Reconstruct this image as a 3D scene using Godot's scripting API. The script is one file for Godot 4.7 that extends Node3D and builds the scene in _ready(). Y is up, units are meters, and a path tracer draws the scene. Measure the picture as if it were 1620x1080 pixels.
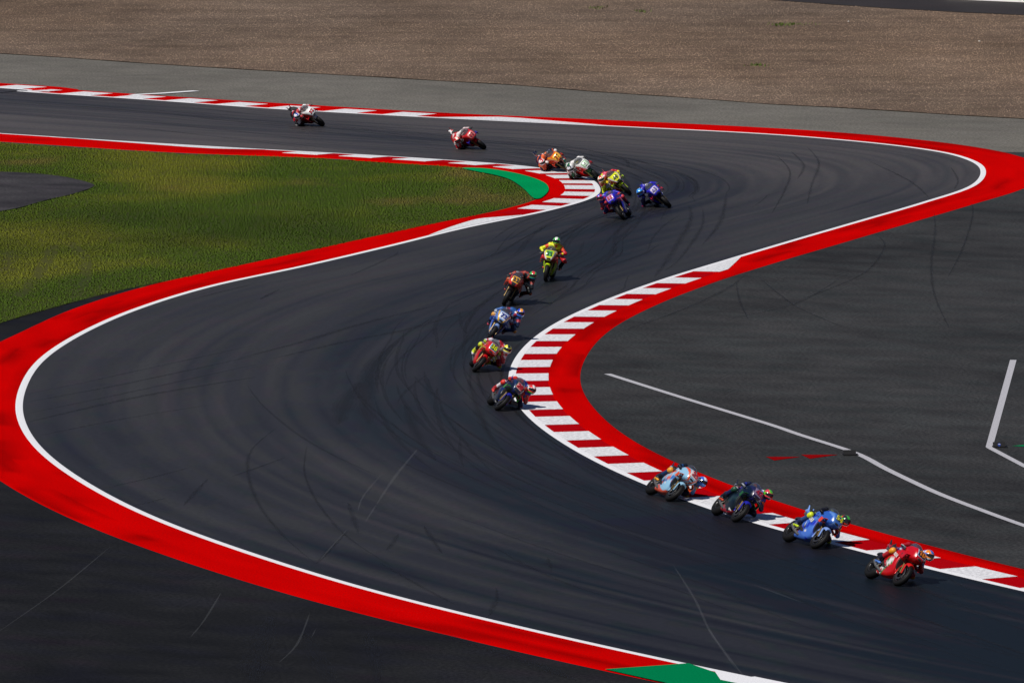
extends Node3D
# A motorcycle race through an S of two corners, seen with a long lens from a hill. Ground coordinates are metres: x to the right, z towards the camera.

# The two edges of the race track (x, z) and, third, how far the painted kerb reaches outwards from there.
const RIGHT_EDGE := [Vector3(-25.62, -361.87, 2.2), Vector3(-21.1, -356.75, 2.3), Vector3(-15.75, -351.99, 2.17), Vector3(-9.98, -346.48, 2.63), Vector3(-3.62, -341.67, 2.49), Vector3(3.02, -337.24, 2.91), Vector3(9.5, -332.85, 2.81), Vector3(13.23, -328.96, 2.7), Vector3(15.86, -324.82, 2.5), Vector3(17.28, -320.67, 2.39), Vector3(17.78, -314.86, 2.54), Vector3(16.97, -306.94, 2.15), Vector3(14.74, -299.29, 1.97), Vector3(12.2, -291.72, 1.95), Vector3(9.66, -284.16, 1.94), Vector3(7.17, -276.58, 1.87), Vector3(4.76, -268.98, 1.89), Vector3(2.7, -261.27, 1.92), Vector3(1.11, -253.45, 1.98), Vector3(0.18, -245.53, 2.07), Vector3(-0.1, -237.56, 2.07), Vector3(0.31, -229.6, 2.06), Vector3(1.38, -221.7, 2), Vector3(3.02, -213.89, 2.1), Vector3(5.24, -206.23, 2.21), Vector3(8.25, -198.85, 2.08), Vector3(11.63, -191.63, 2.01), Vector3(15.42, -184.6, 1.86)]
const LEFT_EDGE := [Vector3(-23.76, -335.38, 3.25), Vector3(-17.7, -330.49, 3.17), Vector3(-11.52, -325.77, 3.34), Vector3(-5.15, -321.3, 2.24), Vector3(-0.78, -317.6, 2.51), Vector3(1.34, -314.78, 2.42), Vector3(2.57, -311.71, 2.29), Vector3(3.19, -307.64, 2.13), Vector3(3.04, -302.12, 1.96), Vector3(1.37, -296.04, 1.8), Vector3(-1.58, -288.83, 1.8), Vector3(-4.13, -281.48, 2.05), Vector3(-6.79, -274.17, 2.23), Vector3(-9.64, -266.93, 2.12), Vector3(-11.65, -259.42, 2.08), Vector3(-12.99, -251.76, 2.01), Vector3(-13.76, -244.01, 2.29), Vector3(-13.87, -236.23, 2.42), Vector3(-13.5, -228.46, 2.23), Vector3(-12.56, -220.74, 2.13), Vector3(-11.01, -213.11, 2.12), Vector3(-8.93, -205.61, 2.08), Vector3(-6.24, -198.31, 2.08), Vector3(-3.09, -191.2, 2.08), Vector3(0.62, -184.36, 2.1), Vector3(4.68, -177.72, 2.11), Vector3(9.07, -171.29, 2.06)]
# Matching stations (metres along the left edge, metres along the right edge).
const PAIRS := [Vector2(-12, 5), Vector2(-7, 10), Vector2(-2, 15.5), Vector2(3.5, 20.7), Vector2(8.7, 26), Vector2(14.9, 33), Vector2(20.3, 39), Vector2(25.8, 46), Vector2(29.7, 52), Vector2(33.6, 59), Vector2(37.4, 66), Vector2(41, 72), Vector2(46.2, 79), Vector2(51.4, 85), Vector2(58.1, 92), Vector2(65, 99), Vector2(71, 105), Vector2(78, 112), Vector2(84, 118), Vector2(91, 125), Vector2(98, 132), Vector2(104, 137.8), Vector2(111, 144.3), Vector2(117, 149.7), Vector2(124, 155.9), Vector2(131, 162.1), Vector2(137, 167.5), Vector2(144, 173.7), Vector2(150, 179), Vector2(157, 185.2), Vector2(164, 191.3), Vector2(170, 196), Vector2(177, 199.8), Vector2(184, 202)]
# Where the racing line runs across the track (station, share of the width from the left edge).
const LINE := [Vector2(-1, 0.85), Vector2(0, 0.8), Vector2(3, 0.75), Vector2(4.6, 0.6), Vector2(6.7, 0.32), Vector2(9, 0.12), Vector2(12, 0.14), Vector2(14, 0.36), Vector2(16, 0.6), Vector2(18, 0.76), Vector2(20.5, 0.86), Vector2(24, 0.9), Vector2(28, 0.9), Vector2(30, 0.82), Vector2(33, 0.55), Vector2(34, 0.5)]
const RUBBER_MARKS := [[0.1, [Vector2(-13.82, -234.01), Vector2(-12.49, -236.91), Vector2(-10.35, -241.84), Vector2(-7.67, -248.1)]],
	[0.16, [Vector2(-13.65, -232.01), Vector2(-11.05, -237.08), Vector2(-7.58, -244.93)]],
	[0.12, [Vector2(-13.45, -229.07), Vector2(-10.93, -234.52), Vector2(-7.5, -242.38)]],
	[0.2, [Vector2(-13.29, -226.99), Vector2(-10.53, -233.51), Vector2(-7.39, -238.82)]],
	[0.12, [Vector2(-12.82, -223.55), Vector2(-10.63, -227.94), Vector2(-8.32, -231.51)]],
	[0.45, [Vector2(-3.6, -248.29), Vector2(-3.95, -243.65), Vector2(-4.12, -239.7), Vector2(-4.17, -233.17), Vector2(-3.89, -226.36)]],
	[0.4, [Vector2(-4.35, -237.43), Vector2(-4.66, -232.51), Vector2(-4.76, -226.36)]],
	[0.12, [Vector2(-6.39, -225.88), Vector2(-6.94, -220.22), Vector2(-6.86, -214.69), Vector2(-6.36, -207.82), Vector2(-5.55, -201.36), Vector2(-4.66, -196.12)]],
	[0.14, [Vector2(-4.66, -196.12), Vector2(-4.35, -199.38), Vector2(-4.04, -202.88)]],
	[0.1, [Vector2(-5.5, -221.27), Vector2(-5.39, -214.69), Vector2(-4.85, -207.82), Vector2(-4.01, -201.36), Vector2(-2.77, -195.3)]],
	[0.16, [Vector2(-4.15, -208.48), Vector2(-3.96, -205.45), Vector2(-3.76, -201.99)]],
	[0.16, [Vector2(-2.18, -203.64), Vector2(-1.92, -200.74), Vector2(-1.67, -198.04)]],
	[0.14, [Vector2(-3.04, -198.65), Vector2(-2.88, -200.37), Vector2(-2.78, -201.99)]],
	[0.5, [Vector2(-5.44, -186.84), Vector2(-5.56, -182.11), Vector2(-5.54, -176.15)]],
	[0.4, [Vector2(-4.66, -184.18), Vector2(-4.28, -180.08), Vector2(-3.77, -175.67)]],
	[0.3, [Vector2(-3.25, -184.18), Vector2(-3.01, -180.08), Vector2(-2.86, -175.67)]],
	[0.35, [Vector2(-1.62, -183.97), Vector2(-0.49, -181.39), Vector2(0.55, -178.79), Vector2(1.38, -176.44)]],
	[0.14, [Vector2(-10.41, -211.61), Vector2(-9.4, -213.7), Vector2(-8.43, -216.12)]],
	[0.14, [Vector2(-7.28, -213.98), Vector2(-6.69, -215.97), Vector2(-5.98, -218.44)]],
	[0.16, [Vector2(-7.87, -213.56), Vector2(-8.09, -210.51), Vector2(-8.27, -207.82)]],
	[0.14, [Vector2(-9.54, -207.68), Vector2(-9.1, -208.62), Vector2(-8.78, -209.42)]],
	[0.16, [Vector2(3.17, -251.75), Vector2(5.23, -258.74), Vector2(6.91, -266.13), Vector2(7.71, -271.68)]],
	[0.1, [Vector2(7.28, -268.77), Vector2(7.21, -262.28), Vector2(7.32, -255.7)]],
	[0.1, [Vector2(8.07, -269.88), Vector2(8.94, -260.19), Vector2(10.24, -253.12)]],
	[0.1, [Vector2(6.65, -256.1), Vector2(8.97, -261.23), Vector2(10.71, -269.88)]],
	[0.12, [Vector2(12.56, -286.46), Vector2(12.67, -281.52), Vector2(11.63, -272.13), Vector2(9.91, -265.05), Vector2(8.44, -260.19)]],
	[0.12, [Vector2(15.17, -298.23), Vector2(14.7, -287.72), Vector2(13.9, -274.42), Vector2(13.47, -263.34), Vector2(13.38, -252.14)]],
	[0.1, [Vector2(16.6, -302.36), Vector2(16.45, -295.53), Vector2(15.35, -281.52), Vector2(14.21, -269.88)]],
	[0.14, [Vector2(11.59, -325.86), Vector2(11.76, -317.64), Vector2(11.13, -307.48), Vector2(10.62, -298.23)]],
	[0.14, [Vector2(10.89, -323.29), Vector2(11.14, -316.41), Vector2(10.67, -309.81)]],
	[0.14, [Vector2(13.72, -318.56), Vector2(14.84, -308.94), Vector2(15.19, -300.97)]],
	[0.12, [Vector2(10.25, -321.7), Vector2(10.51, -313.38), Vector2(9.96, -303.77), Vector2(9.2, -294.2)]],
	[0.12, [Vector2(16.71, -315.49), Vector2(16.66, -309.52), Vector2(16.29, -305.19)]],
	[0.22, [Vector2(-0.71, -330.8), Vector2(1.61, -325.86), Vector2(4, -317.95), Vector2(5.66, -309.52)]],
	[0.2, [Vector2(-1, -328.15), Vector2(0.99, -324.89), Vector2(3.4, -318.56), Vector2(4.95, -309.52)]],
	[0.16, [Vector2(1.25, -328.15), Vector2(3.68, -321.7), Vector2(5.9, -309.52)]],
	[0.14, [Vector2(4.7, -305.19), Vector2(4.55, -298.23), Vector2(3.98, -289.76)]],
	[0.14, [Vector2(4.54, -305.19), Vector2(4.39, -298.23), Vector2(3.74, -288.48)]],
	[0.14, [Vector2(4.89, -305.19), Vector2(4.75, -296.87), Vector2(4.25, -288.48), Vector2(3.44, -281.52)]],
	[0.2, [Vector2(6.37, -298.23), Vector2(6.27, -291.57), Vector2(5.3, -277.92), Vector2(4.63, -269.88)]],
	[0.16, [Vector2(6.84, -296.87), Vector2(6.61, -288.99), Vector2(5.6, -276.74), Vector2(4.98, -272.13)]],
	[0.18, [Vector2(7.87, -303.77), Vector2(7.34, -291.57), Vector2(6.44, -281.52)]],
	[0.12, [Vector2(-10.21, -262.28), Vector2(-9.31, -265.05), Vector2(-8.38, -267.66)]],
	[0.16, [Vector2(-8.01, -262.28), Vector2(-7.71, -264.41), Vector2(-7.41, -266.13)]],
	[0.22, [Vector2(-8.11, -244.01), Vector2(-6.37, -248.86), Vector2(-4.57, -254.7), Vector2(-2.09, -261.23)]],
	[0.2, [Vector2(-7.08, -244.01), Vector2(-4.95, -249.24), Vector2(-3.09, -253.12), Vector2(-1.38, -258.74)]],
	[0.14, [Vector2(-3.92, -244.56), Vector2(-3.26, -251.16), Vector2(-2.36, -257.11)]],
	[0.18, [Vector2(-16.33, -337.63), Vector2(-13.59, -333.5), Vector2(-10.14, -328.48), Vector2(-7.54, -324.25)]],
	[0.14, [Vector2(-20.38, -364.28), Vector2(-17.03, -366.73), Vector2(-14.04, -368.79), Vector2(-12.27, -370.46)]],
	[0.05, [Vector2(8.36, -205.32), Vector2(10.58, -206.36), Vector2(13.19, -207.68)]],
	[0.14, [Vector2(-0.38, -191.83), Vector2(-0.34, -190.14), Vector2(-0.54, -186.63)]],
	[0.14, [Vector2(0.85, -197.44), Vector2(0.94, -194.71)]],
	[0.2, [Vector2(-3.01, -231.51), Vector2(-2.56, -223.55), Vector2(-2, -217.57)]],
	[0.2, [Vector2(-1.27, -238.3), Vector2(-0.87, -228.26), Vector2(-0.51, -222.03)]],
	[0.14, [Vector2(-2.17, -236.56), Vector2(-1.93, -229.88), Vector2(-1.27, -222.03), Vector2(-0.49, -214.69)]],
	[0.3, [Vector2(-1.22, -320.12), Vector2(0.96, -316.41), Vector2(1.68, -315.19)]],
	[0.12, [Vector2(-0.46, -199.5), Vector2(0.3, -196.12), Vector2(1.33, -192.4), Vector2(2.47, -189.58)]],
	[0.14, [Vector2(-3.16, -196.48), Vector2(-2.21, -192.4), Vector2(-1.3, -188.81)]]]
const SCRATCHES := [[0.1, [Vector2(-2.5, -220.52), Vector2(-3.03, -213.98), Vector2(-3.42, -207.82)]],
	[0.06, [Vector2(-3.42, -207.82), Vector2(-3.64, -204.15)]],
	[0.05, [Vector2(-3.37, -214.69), Vector2(-3.77, -209.83), Vector2(-3.86, -206.49)]],
	[0.06, [Vector2(-4.59, -187.38), Vector2(-4.75, -182.11), Vector2(-5.08, -179.08)]],
	[0.05, [Vector2(-9.7, -199.5), Vector2(-10.55, -191.26), Vector2(-11.54, -183.66)]],
	[0.05, [Vector2(-6.73, -190.92), Vector2(-6.95, -185.98), Vector2(-7.16, -183.14)]],
	[0.07, [Vector2(3.83, -195.89), Vector2(4.21, -189.58), Vector2(4.44, -183.97), Vector2(4.85, -178.1)]],
	[0.05, [Vector2(4.39, -184.71), Vector2(4.81, -179.08), Vector2(5.07, -176.15)]],
	[0.06, [Vector2(-4.04, -202.88), Vector2(-4.32, -199.87), Vector2(-4.59, -196.72)]],
	[0.05, [Vector2(-4.39, -184.71), Vector2(-4.46, -183.14)]],
	[0.06, [Vector2(11.18, -244.75), Vector2(11.32, -244.65)]],
	[0.08, [Vector2(5.6, -192.4), Vector2(6.14, -190.7), Vector2(6.73, -188.92)]]]
const GRASS_EDGE_TOP := [Vector2(-24.19, -330.8), Vector2(-21.82, -329.14), Vector2(-20.23, -327.82), Vector2(-17.62, -325.7), Vector2(-15.04, -323.61), Vector2(-12.51, -321.79), Vector2(-9.91, -321.07), Vector2(-7.43, -319.81), Vector2(-4.96, -317.64), Vector2(-3.13, -316.41)]
const GRASS_EDGE_BOTTOM := [Vector2(0.51, -303.77), Vector2(0.11, -299.04), Vector2(-0.23, -296.6), Vector2(-1.34, -293.67), Vector2(-2.38, -291.31), Vector2(-4.58, -285.83), Vector2(-6.63, -280.31), Vector2(-8.62, -275.46), Vector2(-10.52, -270.32), Vector2(-11.46, -268.21), Vector2(-12.39, -266.03), Vector2(-13.28, -263.55), Vector2(-14.13, -260.71), Vector2(-14.96, -257.92), Vector2(-15.76, -254.9), Vector2(-16.69, -251.16), Vector2(-18, -245.48)]
const GREEN_APEX := [Vector2(-1.89, -314.73), Vector2(-0.84, -314.28), Vector2(0.36, -311.59), Vector2(1.17, -308.06), Vector2(1.35, -304.62), Vector2(1.1, -301.25), Vector2(0.87, -300.56), Vector2(0.69, -301.67), Vector2(0.51, -304.05), Vector2(0.23, -306.91), Vector2(-0.12, -309.43), Vector2(-0.66, -311.38), Vector2(-1.43, -313.23)]
const ACCESS_ROAD := [Vector2(-22.93, -313.38), Vector2(-20.79, -313.53), Vector2(-19.32, -313.02), Vector2(-18.09, -312.33), Vector2(-16.81, -310.7), Vector2(-15.95, -308.64), Vector2(-15.49, -306.91), Vector2(-15.59, -305.19), Vector2(-16.1, -302.64), Vector2(-16.83, -300.28), Vector2(-17.62, -297.01), Vector2(-18.24, -295.26), Vector2(-19.34, -291.57), Vector2(-21.01, -286.96)]
const GRAVEL_NEAR := [Vector2(-31.41, -389.37), Vector2(-27.27, -385.25), Vector2(-23.53, -381.67), Vector2(-20.48, -378.93), Vector2(-17.45, -375.76), Vector2(-14.48, -372.98), Vector2(-11.42, -370.33), Vector2(-8.54, -367.96), Vector2(-5.71, -365.62), Vector2(-2.9, -363.19), Vector2(0, -360.87), Vector2(3.8, -356.36), Vector2(7.92, -352.41), Vector2(10.77, -349.14), Vector2(13.36, -347.29), Vector2(15.9, -345.1), Vector2(18.4, -342.75), Vector2(21.02, -340.68), Vector2(24.2, -337.97), Vector2(27.78, -334.52)]
const FAR_ROAD_NEAR := [Vector2(2.96, -432.45), Vector2(7.82, -428.22), Vector2(12.57, -423.8), Vector2(15.95, -419.47), Vector2(18.97, -415.76), Vector2(22.26, -412.67), Vector2(25.28, -410.3), Vector2(29.12, -407.25), Vector2(33.48, -403.74)]
const FAR_ROAD_FAR := [Vector2(3.03, -442.95), Vector2(8, -438.22), Vector2(12.86, -433.59), Vector2(16.34, -429.63), Vector2(19.45, -426.28), Vector2(22.84, -423.53), Vector2(25.94, -421.09), Vector2(29.9, -418.14), Vector2(34.36, -414.44)]
const LINE_LONG := [Vector2(2.77, -239.79), Vector2(4.81, -233.34), Vector2(7.02, -226.59), Vector2(7.79, -223.94), Vector2(8.93, -220.29), Vector2(9.36, -218.44), Vector2(9.75, -216.05), Vector2(10.28, -213.28), Vector2(10.93, -210.17), Vector2(11.86, -206.56), Vector2(12.63, -203.77), Vector2(13.65, -200.37), Vector2(14.94, -197.08)]
const LINE_FORK := [Vector2(14.78, -243.74), Vector2(12.77, -220.97), Vector2(12.78, -220.74), Vector2(13.42, -216.62), Vector2(14.38, -211.2), Vector2(15.6, -205.84)]
const SPUR := [Vector2(-16.27, -354.43), Vector2(-15.02, -355.39), Vector2(-13.59, -356.9)]
const ARROW_A := [Vector2(6.72, -218.65), Vector2(6.92, -217.78), Vector2(7.64, -218.62)]
const ARROW_B := [Vector2(7.67, -219.14), Vector2(7.87, -218.19), Vector2(8.65, -219.11)]
const ARROW_C := [Vector2(13.38, -221.19), Vector2(14.07, -221.72), Vector2(14.22, -220.89)]
const GREEN_EXIT := [Vector2(2.01, -178.05), Vector2(3.84, -178.98), Vector2(4.06, -178.39), Vector2(4.51, -177.22), Vector2(5, -176.06), Vector2(6, -173.88), Vector2(6.49, -172.58), Vector2(6.43, -171.02), Vector2(4.54, -174.07), Vector2(3.17, -176.15)]
const MARKER_SPOTS := [Vector2(8.96, -219.11), Vector2(13.03, -220.97)]
const WEEDS := [Vector2(4.27, -416.28), Vector2(13.49, -403), Vector2(10.94, -373.2), Vector2(13.01, -402.25), Vector2(6.45, -413.4)]
const PALE_STONES := [Vector2(16.42, -404.98), Vector2(21.95, -389.83)]
const GRASS_RUTS := [Vector2(-15.1, -282.74), Vector2(-14.21, -276.74), Vector2(-13.9, -269.88), Vector2(-13.85, -262.92), Vector2(-15.57, -281.52), Vector2(-15.47, -272.13), Vector2(-15.68, -263.34), Vector2(-16.93, -279.11), Vector2(-16.72, -272.13)]
const WALL := [Vector2(22.25, -423.97), Vector2(25.95, -421.14), Vector2(30.19, -417.82), Vector2(34.36, -414.44)]


var M := {}
var taken := {}
var pool := {}
var rng := RandomNumberGenerator.new()
var noise := FastNoiseLite.new()
var streak := FastNoiseLite.new()


func lin(hex: String) -> Color:
	return Color.html(hex).srgb_to_linear()


func numbered(called: String) -> String:
	var n: int = taken.get(called, 0)
	taken[called] = n + 1
	return called if n == 0 else "%s_%03d" % [called, n]


func put(called: String, mesh: Mesh, mat: Material, parent: Node = self) -> MeshInstance3D:
	var o := MeshInstance3D.new()
	o.name = numbered(called) if parent == self else called
	o.mesh = mesh
	o.material_override = mat
	parent.add_child(o, true)
	return o


func struct(called: String, mesh: Mesh, mat: Material, label := "") -> MeshInstance3D:
	var o := put(called, mesh, mat)
	o.set_meta("kind", "structure")
	if label:
		o.set_meta("label", label)
	return o


func tag(o: Node, label: String, category: String, group := "") -> void:
	o.set_meta("label", label)
	o.set_meta("category", category)
	if group:
		o.set_meta("group", group)


func thing(called: String, label: String, category: String, group := "") -> Node3D:
	var o := Node3D.new()
	o.name = numbered(called)
	add_child(o)
	tag(o, label, category, group)
	return o


func mat(color: Color, rough := 0.6, metal := 0.0) -> StandardMaterial3D:
	var m := StandardMaterial3D.new()
	m.albedo_color = color.linear_to_srgb()
	m.roughness = rough
	m.metallic = metal
	return m


func noise_texture(seed_: int, freq: float, octaves: int, low: float, high: float, size := 1024) -> NoiseTexture2D:
	var n := FastNoiseLite.new()
	n.seed = seed_
	n.noise_type = FastNoiseLite.TYPE_SIMPLEX_SMOOTH
	n.frequency = freq
	n.fractal_octaves = octaves
	n.fractal_gain = 0.65
	var t := NoiseTexture2D.new()
	t.width = size
	t.height = size
	t.seamless = true
	t.noise = n
	var g := Gradient.new()
	g.set_color(0, Color(low, low, low))
	g.set_color(1, Color(high, high, high))
	t.color_ramp = g
	return t


func ground_mat(tex: Texture2D, scale_: float, rough: float, color := Color.WHITE, vertex := true) -> StandardMaterial3D:
	var m := mat(color, rough)
	m.vertex_color_use_as_albedo = vertex
	m.albedo_texture = tex
	m.uv1_triplanar = true
	m.uv1_world_triplanar = true
	m.uv1_scale = Vector3.ONE * scale_
	return m


func build_materials() -> void:
	var grain := noise_texture(3, 0.04, 5, 0.78, 1.0)
	var coarse := noise_texture(5, 0.03, 5, 0.48, 1.0)
	M.track = ground_mat(grain, 0.12, 0.5)
	M.run_off = ground_mat(coarse, 0.22, 0.72)
	M.gravel = ground_mat(noise_texture(8, 0.05, 5, 0.6, 1.0), 0.16, 0.95)
	M.earth = ground_mat(coarse, 0.05, 0.95)
	M.soil = ground_mat(coarse, 0.3, 0.95)
	M.kerb_paint = ground_mat(grain, 0.3, 0.55)
	M.green_paint = ground_mat(grain, 0.3, 0.6)
	M.white_line = ground_mat(grain, 0.5, 0.6, Color(0.84, 0.85, 0.88), false)
	M.white_block = ground_mat(noise_texture(12, 0.02, 6, 0.66, 1.0), 0.35, 0.6, Color(0.84, 0.85, 0.88), false)
	M.red_block = ground_mat(grain, 0.4, 0.55, Color(0.36, 0.001, 0.004), false)
	M.green_arrow = ground_mat(grain, 0.4, 0.6, Color(0.0, 0.185, 0.065), false)
	M.faded_red = ground_mat(grain, 0.4, 0.8, Color(0.22, 0.002, 0.003), false)
	M.faded_red.metallic_specular = 0.05
	M.faded_white = ground_mat(noise_texture(15, 0.03, 5, 0.7, 1.0), 0.5, 0.7, Color(0.50, 0.50, 0.54), false)
	M.white_wall = mat(Color(0.78, 0.78, 0.76), 0.7)
	M.grass = mat(Color.WHITE, 0.75)
	M.grass.vertex_color_use_as_albedo = true
	M.stone = mat(Color.WHITE, 0.9)
	M.stone.vertex_color_use_as_albedo = true
	for q in [["rubber_mark", Color(0.003, 0.003, 0.004, 0.095)], ["rubber_streak", Color(0.003, 0.003, 0.004, 0.2)], ["scratch", Color(0.32, 0.34, 0.36, 0.05)]]:
		var m := mat(q[1], 0.6)
		m.albedo_color.a = q[1].a
		m.transparency = BaseMaterial3D.TRANSPARENCY_ALPHA
		M[q[0]] = m
	for q in ["kerb_paint", "red_block", "green_paint", "green_arrow"]:
		M[q].metallic_specular = 0.05
		M[q].roughness = 0.9
	for q in ["track", "run_off", "gravel", "soil", "grass", "stone"]:
		M[q].metallic_specular = 0.22
	M.leather = mat(Color.WHITE, 0.5)
	M.leather.vertex_color_use_as_albedo = true
	M.paint = mat(Color.WHITE, 0.32)
	M.paint.vertex_color_use_as_albedo = true
	M.paint.clearcoat_enabled = true
	M.paint.clearcoat = 0.6
	M.paint.clearcoat_roughness = 0.12
	M.visor = mat(Color(0.012, 0.013, 0.016), 0.12)
	M.rubber = mat(Color(0.005, 0.005, 0.0055), 0.6)
	M.rubber.metallic_specular = 0.3
	M.rim = mat(Color(0.03, 0.03, 0.032), 0.35, 0.5)
	M.carbon = mat(Color(0.02, 0.02, 0.022), 0.35)
	M.metal = mat(Color(0.3, 0.29, 0.27), 0.4, 0.9)
	M.gold = mat(Color(0.16, 0.11, 0.04), 0.4, 0.7)
	M.engine = mat(Color(0.03, 0.03, 0.032), 0.5, 0.4)
	M.pale = mat(Color(0.4, 0.39, 0.36), 0.8)
	M.dark = mat(Color(0.008, 0.008, 0.009), 0.6)
	M.seat = mat(Color(0.012, 0.012, 0.012), 0.8)
	M.emblem_blue = mat(Color(0.02, 0.07, 0.4), 0.5)
	M.screen = mat(Color(0.05, 0.055, 0.06), 0.08)
	M.screen.albedo_color.a = 0.45
	M.screen.transparency = BaseMaterial3D.TRANSPARENCY_ALPHA


func _ready() -> void:
	var cam := Camera3D.new()
	cam.name = "camera"
	cam.position = Vector3(0, 25, 0)
	cam.rotation.x = -atan2(1320.0, 13160.0)
	cam.fov = rad_to_deg(2.0 * atan(540.0 / 13160.0))
	cam.far = 5000.0
	cam.near = 1.0
	add_child(cam)
	var env := Environment.new()
	env.background_mode = Environment.BG_SKY
	var sky := ProceduralSkyMaterial.new()
	sky.sky_top_color = Color(0.26, 0.38, 0.60)
	sky.sky_horizon_color = Color(0.69, 0.70, 0.71)
	sky.sky_energy_multiplier = 0.68
	sky.sky_curve = 0.12
	sky.ground_horizon_color = Color(0.5, 0.5, 0.5)
	sky.ground_bottom_color = Color(0.2, 0.19, 0.17)
	sky.sun_angle_max = 1.0
	env.sky = Sky.new()
	env.sky.sky_material = sky
	env.tonemap_mode = Environment.TONE_MAPPER_LINEAR
	env.tonemap_exposure = 1.15
	env.sdfgi_enabled = true
	env.ssao_enabled = true
	env.ssil_enabled = true
	var we := WorldEnvironment.new()
	we.name = "world"
	we.environment = env
	add_child(we)
	var sun := DirectionalLight3D.new()
	sun.name = "sun"
	sun.light_energy = 1.45
	sun.light_color = Color(1.0, 0.975, 0.945)
	sun.light_angular_distance = 0.5
	sun.shadow_enabled = true
	add_child(sun)
	sun.look_at_from_position(Vector3.ZERO, Vector3(0.5, -1.0, -0.58))

	rng.seed = 11
	noise.seed = 4
	noise.frequency = 0.03
	noise.fractal_octaves = 4
	streak.seed = 9
	streak.frequency = 0.03
	streak.noise_type = FastNoiseLite.TYPE_SIMPLEX
	streak.fractal_octaves = 2
	var rk: Array = [Vector3(-72, -398, 2.3)]
	rk.append_array(RIGHT_EDGE)
	rk.append_array([Vector3(29, -160, 2.0), Vector3(52, -124, 2.0)])
	var lk: Array = [Vector3(-70, -372, 3.2)]
	lk.append_array(LEFT_EDGE)
	lk.append_array([Vector3(24, -150, 2.0), Vector3(44, -122, 2.0)])
	right = Path2.new(rk, 1)
	left = Path2.new(lk, 1)
	build_materials()
	build_ground()
	build_track()
	build_kerbs()
	build_grass()
	build_gravel()
	build_paint_and_small_things()
	var t := Time.get_ticks_msec()
	for spec in bikes():
		ride(spec)
	print("bikes ms ", Time.get_ticks_msec() - t)


# ---------------------------------------------------------------- meshes
func mesh_from(v: PackedVector3Array, idx: PackedInt32Array, c := PackedColorArray(), flat := false) -> ArrayMesh:
	if flat:
		var fv := PackedVector3Array()
		var fc := PackedColorArray()
		var fi := PackedInt32Array()
		for i in idx.size():
			fv.append(v[idx[i]])
			if c.size():
				fc.append(c[idx[i]])
			fi.append(i)
		v = fv
		c = fc
		idx = fi
	var n := PackedVector3Array()
	n.resize(v.size())
	for i in range(0, idx.size(), 3):
		var a := idx[i]
		var b := idx[i + 1]
		var d := idx[i + 2]
		var f := (v[d] - v[a]).cross(v[b] - v[a])
		n[a] += f
		n[b] += f
		n[d] += f
	for i in n.size():
		n[i] = n[i].normalized() if n[i].length_squared() > 1e-18 else Vector3.UP
	var arrays := []
	arrays.resize(Mesh.ARRAY_MAX)
	arrays[Mesh.ARRAY_VERTEX] = v
	arrays[Mesh.ARRAY_NORMAL] = n
	if c.size():
		arrays[Mesh.ARRAY_COLOR] = c
	arrays[Mesh.ARRAY_INDEX] = idx
	var m := ArrayMesh.new()
	m.add_surface_from_arrays(Mesh.PRIMITIVE_TRIANGLES, arrays)
	return m


class Bag:  # vertices, triangles and colours that become one mesh
	var v := PackedVector3Array()
	var i := PackedInt32Array()
	var c := PackedColorArray()

	func quad(a: Vector3, b: Vector3, d: Vector3, e: Vector3, col := Color.WHITE) -> void:  # counter-clockwise seen from outside
		var n := v.size()
		v.append_array(PackedVector3Array([a, b, d, e]))
		c.append_array(PackedColorArray([col, col, col, col]))
		i.append_array(PackedInt32Array([n, n + 2, n + 1, n, n + 3, n + 2]))

	func grid(rows: Array, cols := [], wrap := false) -> void:
		var n := v.size()
		var w: int = rows[0].size()
		for r in rows.size():
			v.append_array(rows[r])
			if cols.size():
				c.append_array(cols[r])
			else:
				for k in w:
					c.append(Color.WHITE)
		for r in rows.size() - 1:
			for k in (w if wrap else w - 1):
				var a := n + r * w + k
				var b := n + r * w + (k + 1) % w
				i.append_array(PackedInt32Array([a, b + w, b, a, a + w, b + w]))

	func cap(ring: PackedVector3Array, start: bool, col := Color.WHITE) -> void:
		var n := v.size()
		var mid := Vector3.ZERO
		for p in ring:
			mid += p
		v.append(mid / ring.size())
		c.append(col)
		for p in ring:
			v.append(p)
			c.append(col)
		for k in ring.size():
			var a := n + 1 + k
			var b := n + 1 + (k + 1) % ring.size()
			i.append_array(PackedInt32Array([n, a, b] if start else [n, b, a]))

	func box(at: Vector3, size: Vector3, turn := Basis.IDENTITY, col := Color.WHITE) -> void:
		var h := size / 2
		for ax in 3:
			for s in [-1, 1]:
				var n := Vector3.ZERO
				n[ax] = s
				var u := Vector3.ZERO
				u[(ax + 1) % 3] = 1
				var w := n.cross(u)
				var q := []
				for k in [[-1, -1], [1, -1], [1, 1], [-1, 1]]:
					q.append(at + turn * ((n + u * k[0] + w * k[1]) * h))
				quad(q[0], q[1], q[2], q[3], col)

	func tube(pts: Array, radii: Array, sides := 10, col := Color.WHITE) -> void:
		var rows := []
		for k in pts.size():
			var d: Vector3 = (pts[mini(k + 1, pts.size() - 1)] - pts[maxi(k - 1, 0)]).normalized()
			var u := d.cross(Vector3.UP if absf(d.y) < 0.9 else Vector3.RIGHT).normalized()
			var w := d.cross(u)
			var ring := PackedVector3Array()
			for j in sides:
				var a := TAU * j / sides
				ring.append(pts[k] + (u * cos(a) + w * sin(a)) * radii[k])
			rows.append(ring)
		var cols := []
		for r in rows:
			var cc := PackedColorArray()
			cc.resize(sides)
			cc.fill(col)
			cols.append(cc)
		grid(rows, cols, true)
		cap(rows[0], true, col)
		cap(rows[-1], false, col)


func done(b: Bag, flat := false) -> ArrayMesh:
	return mesh_from(b.v, b.i, b.c, flat)


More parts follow.
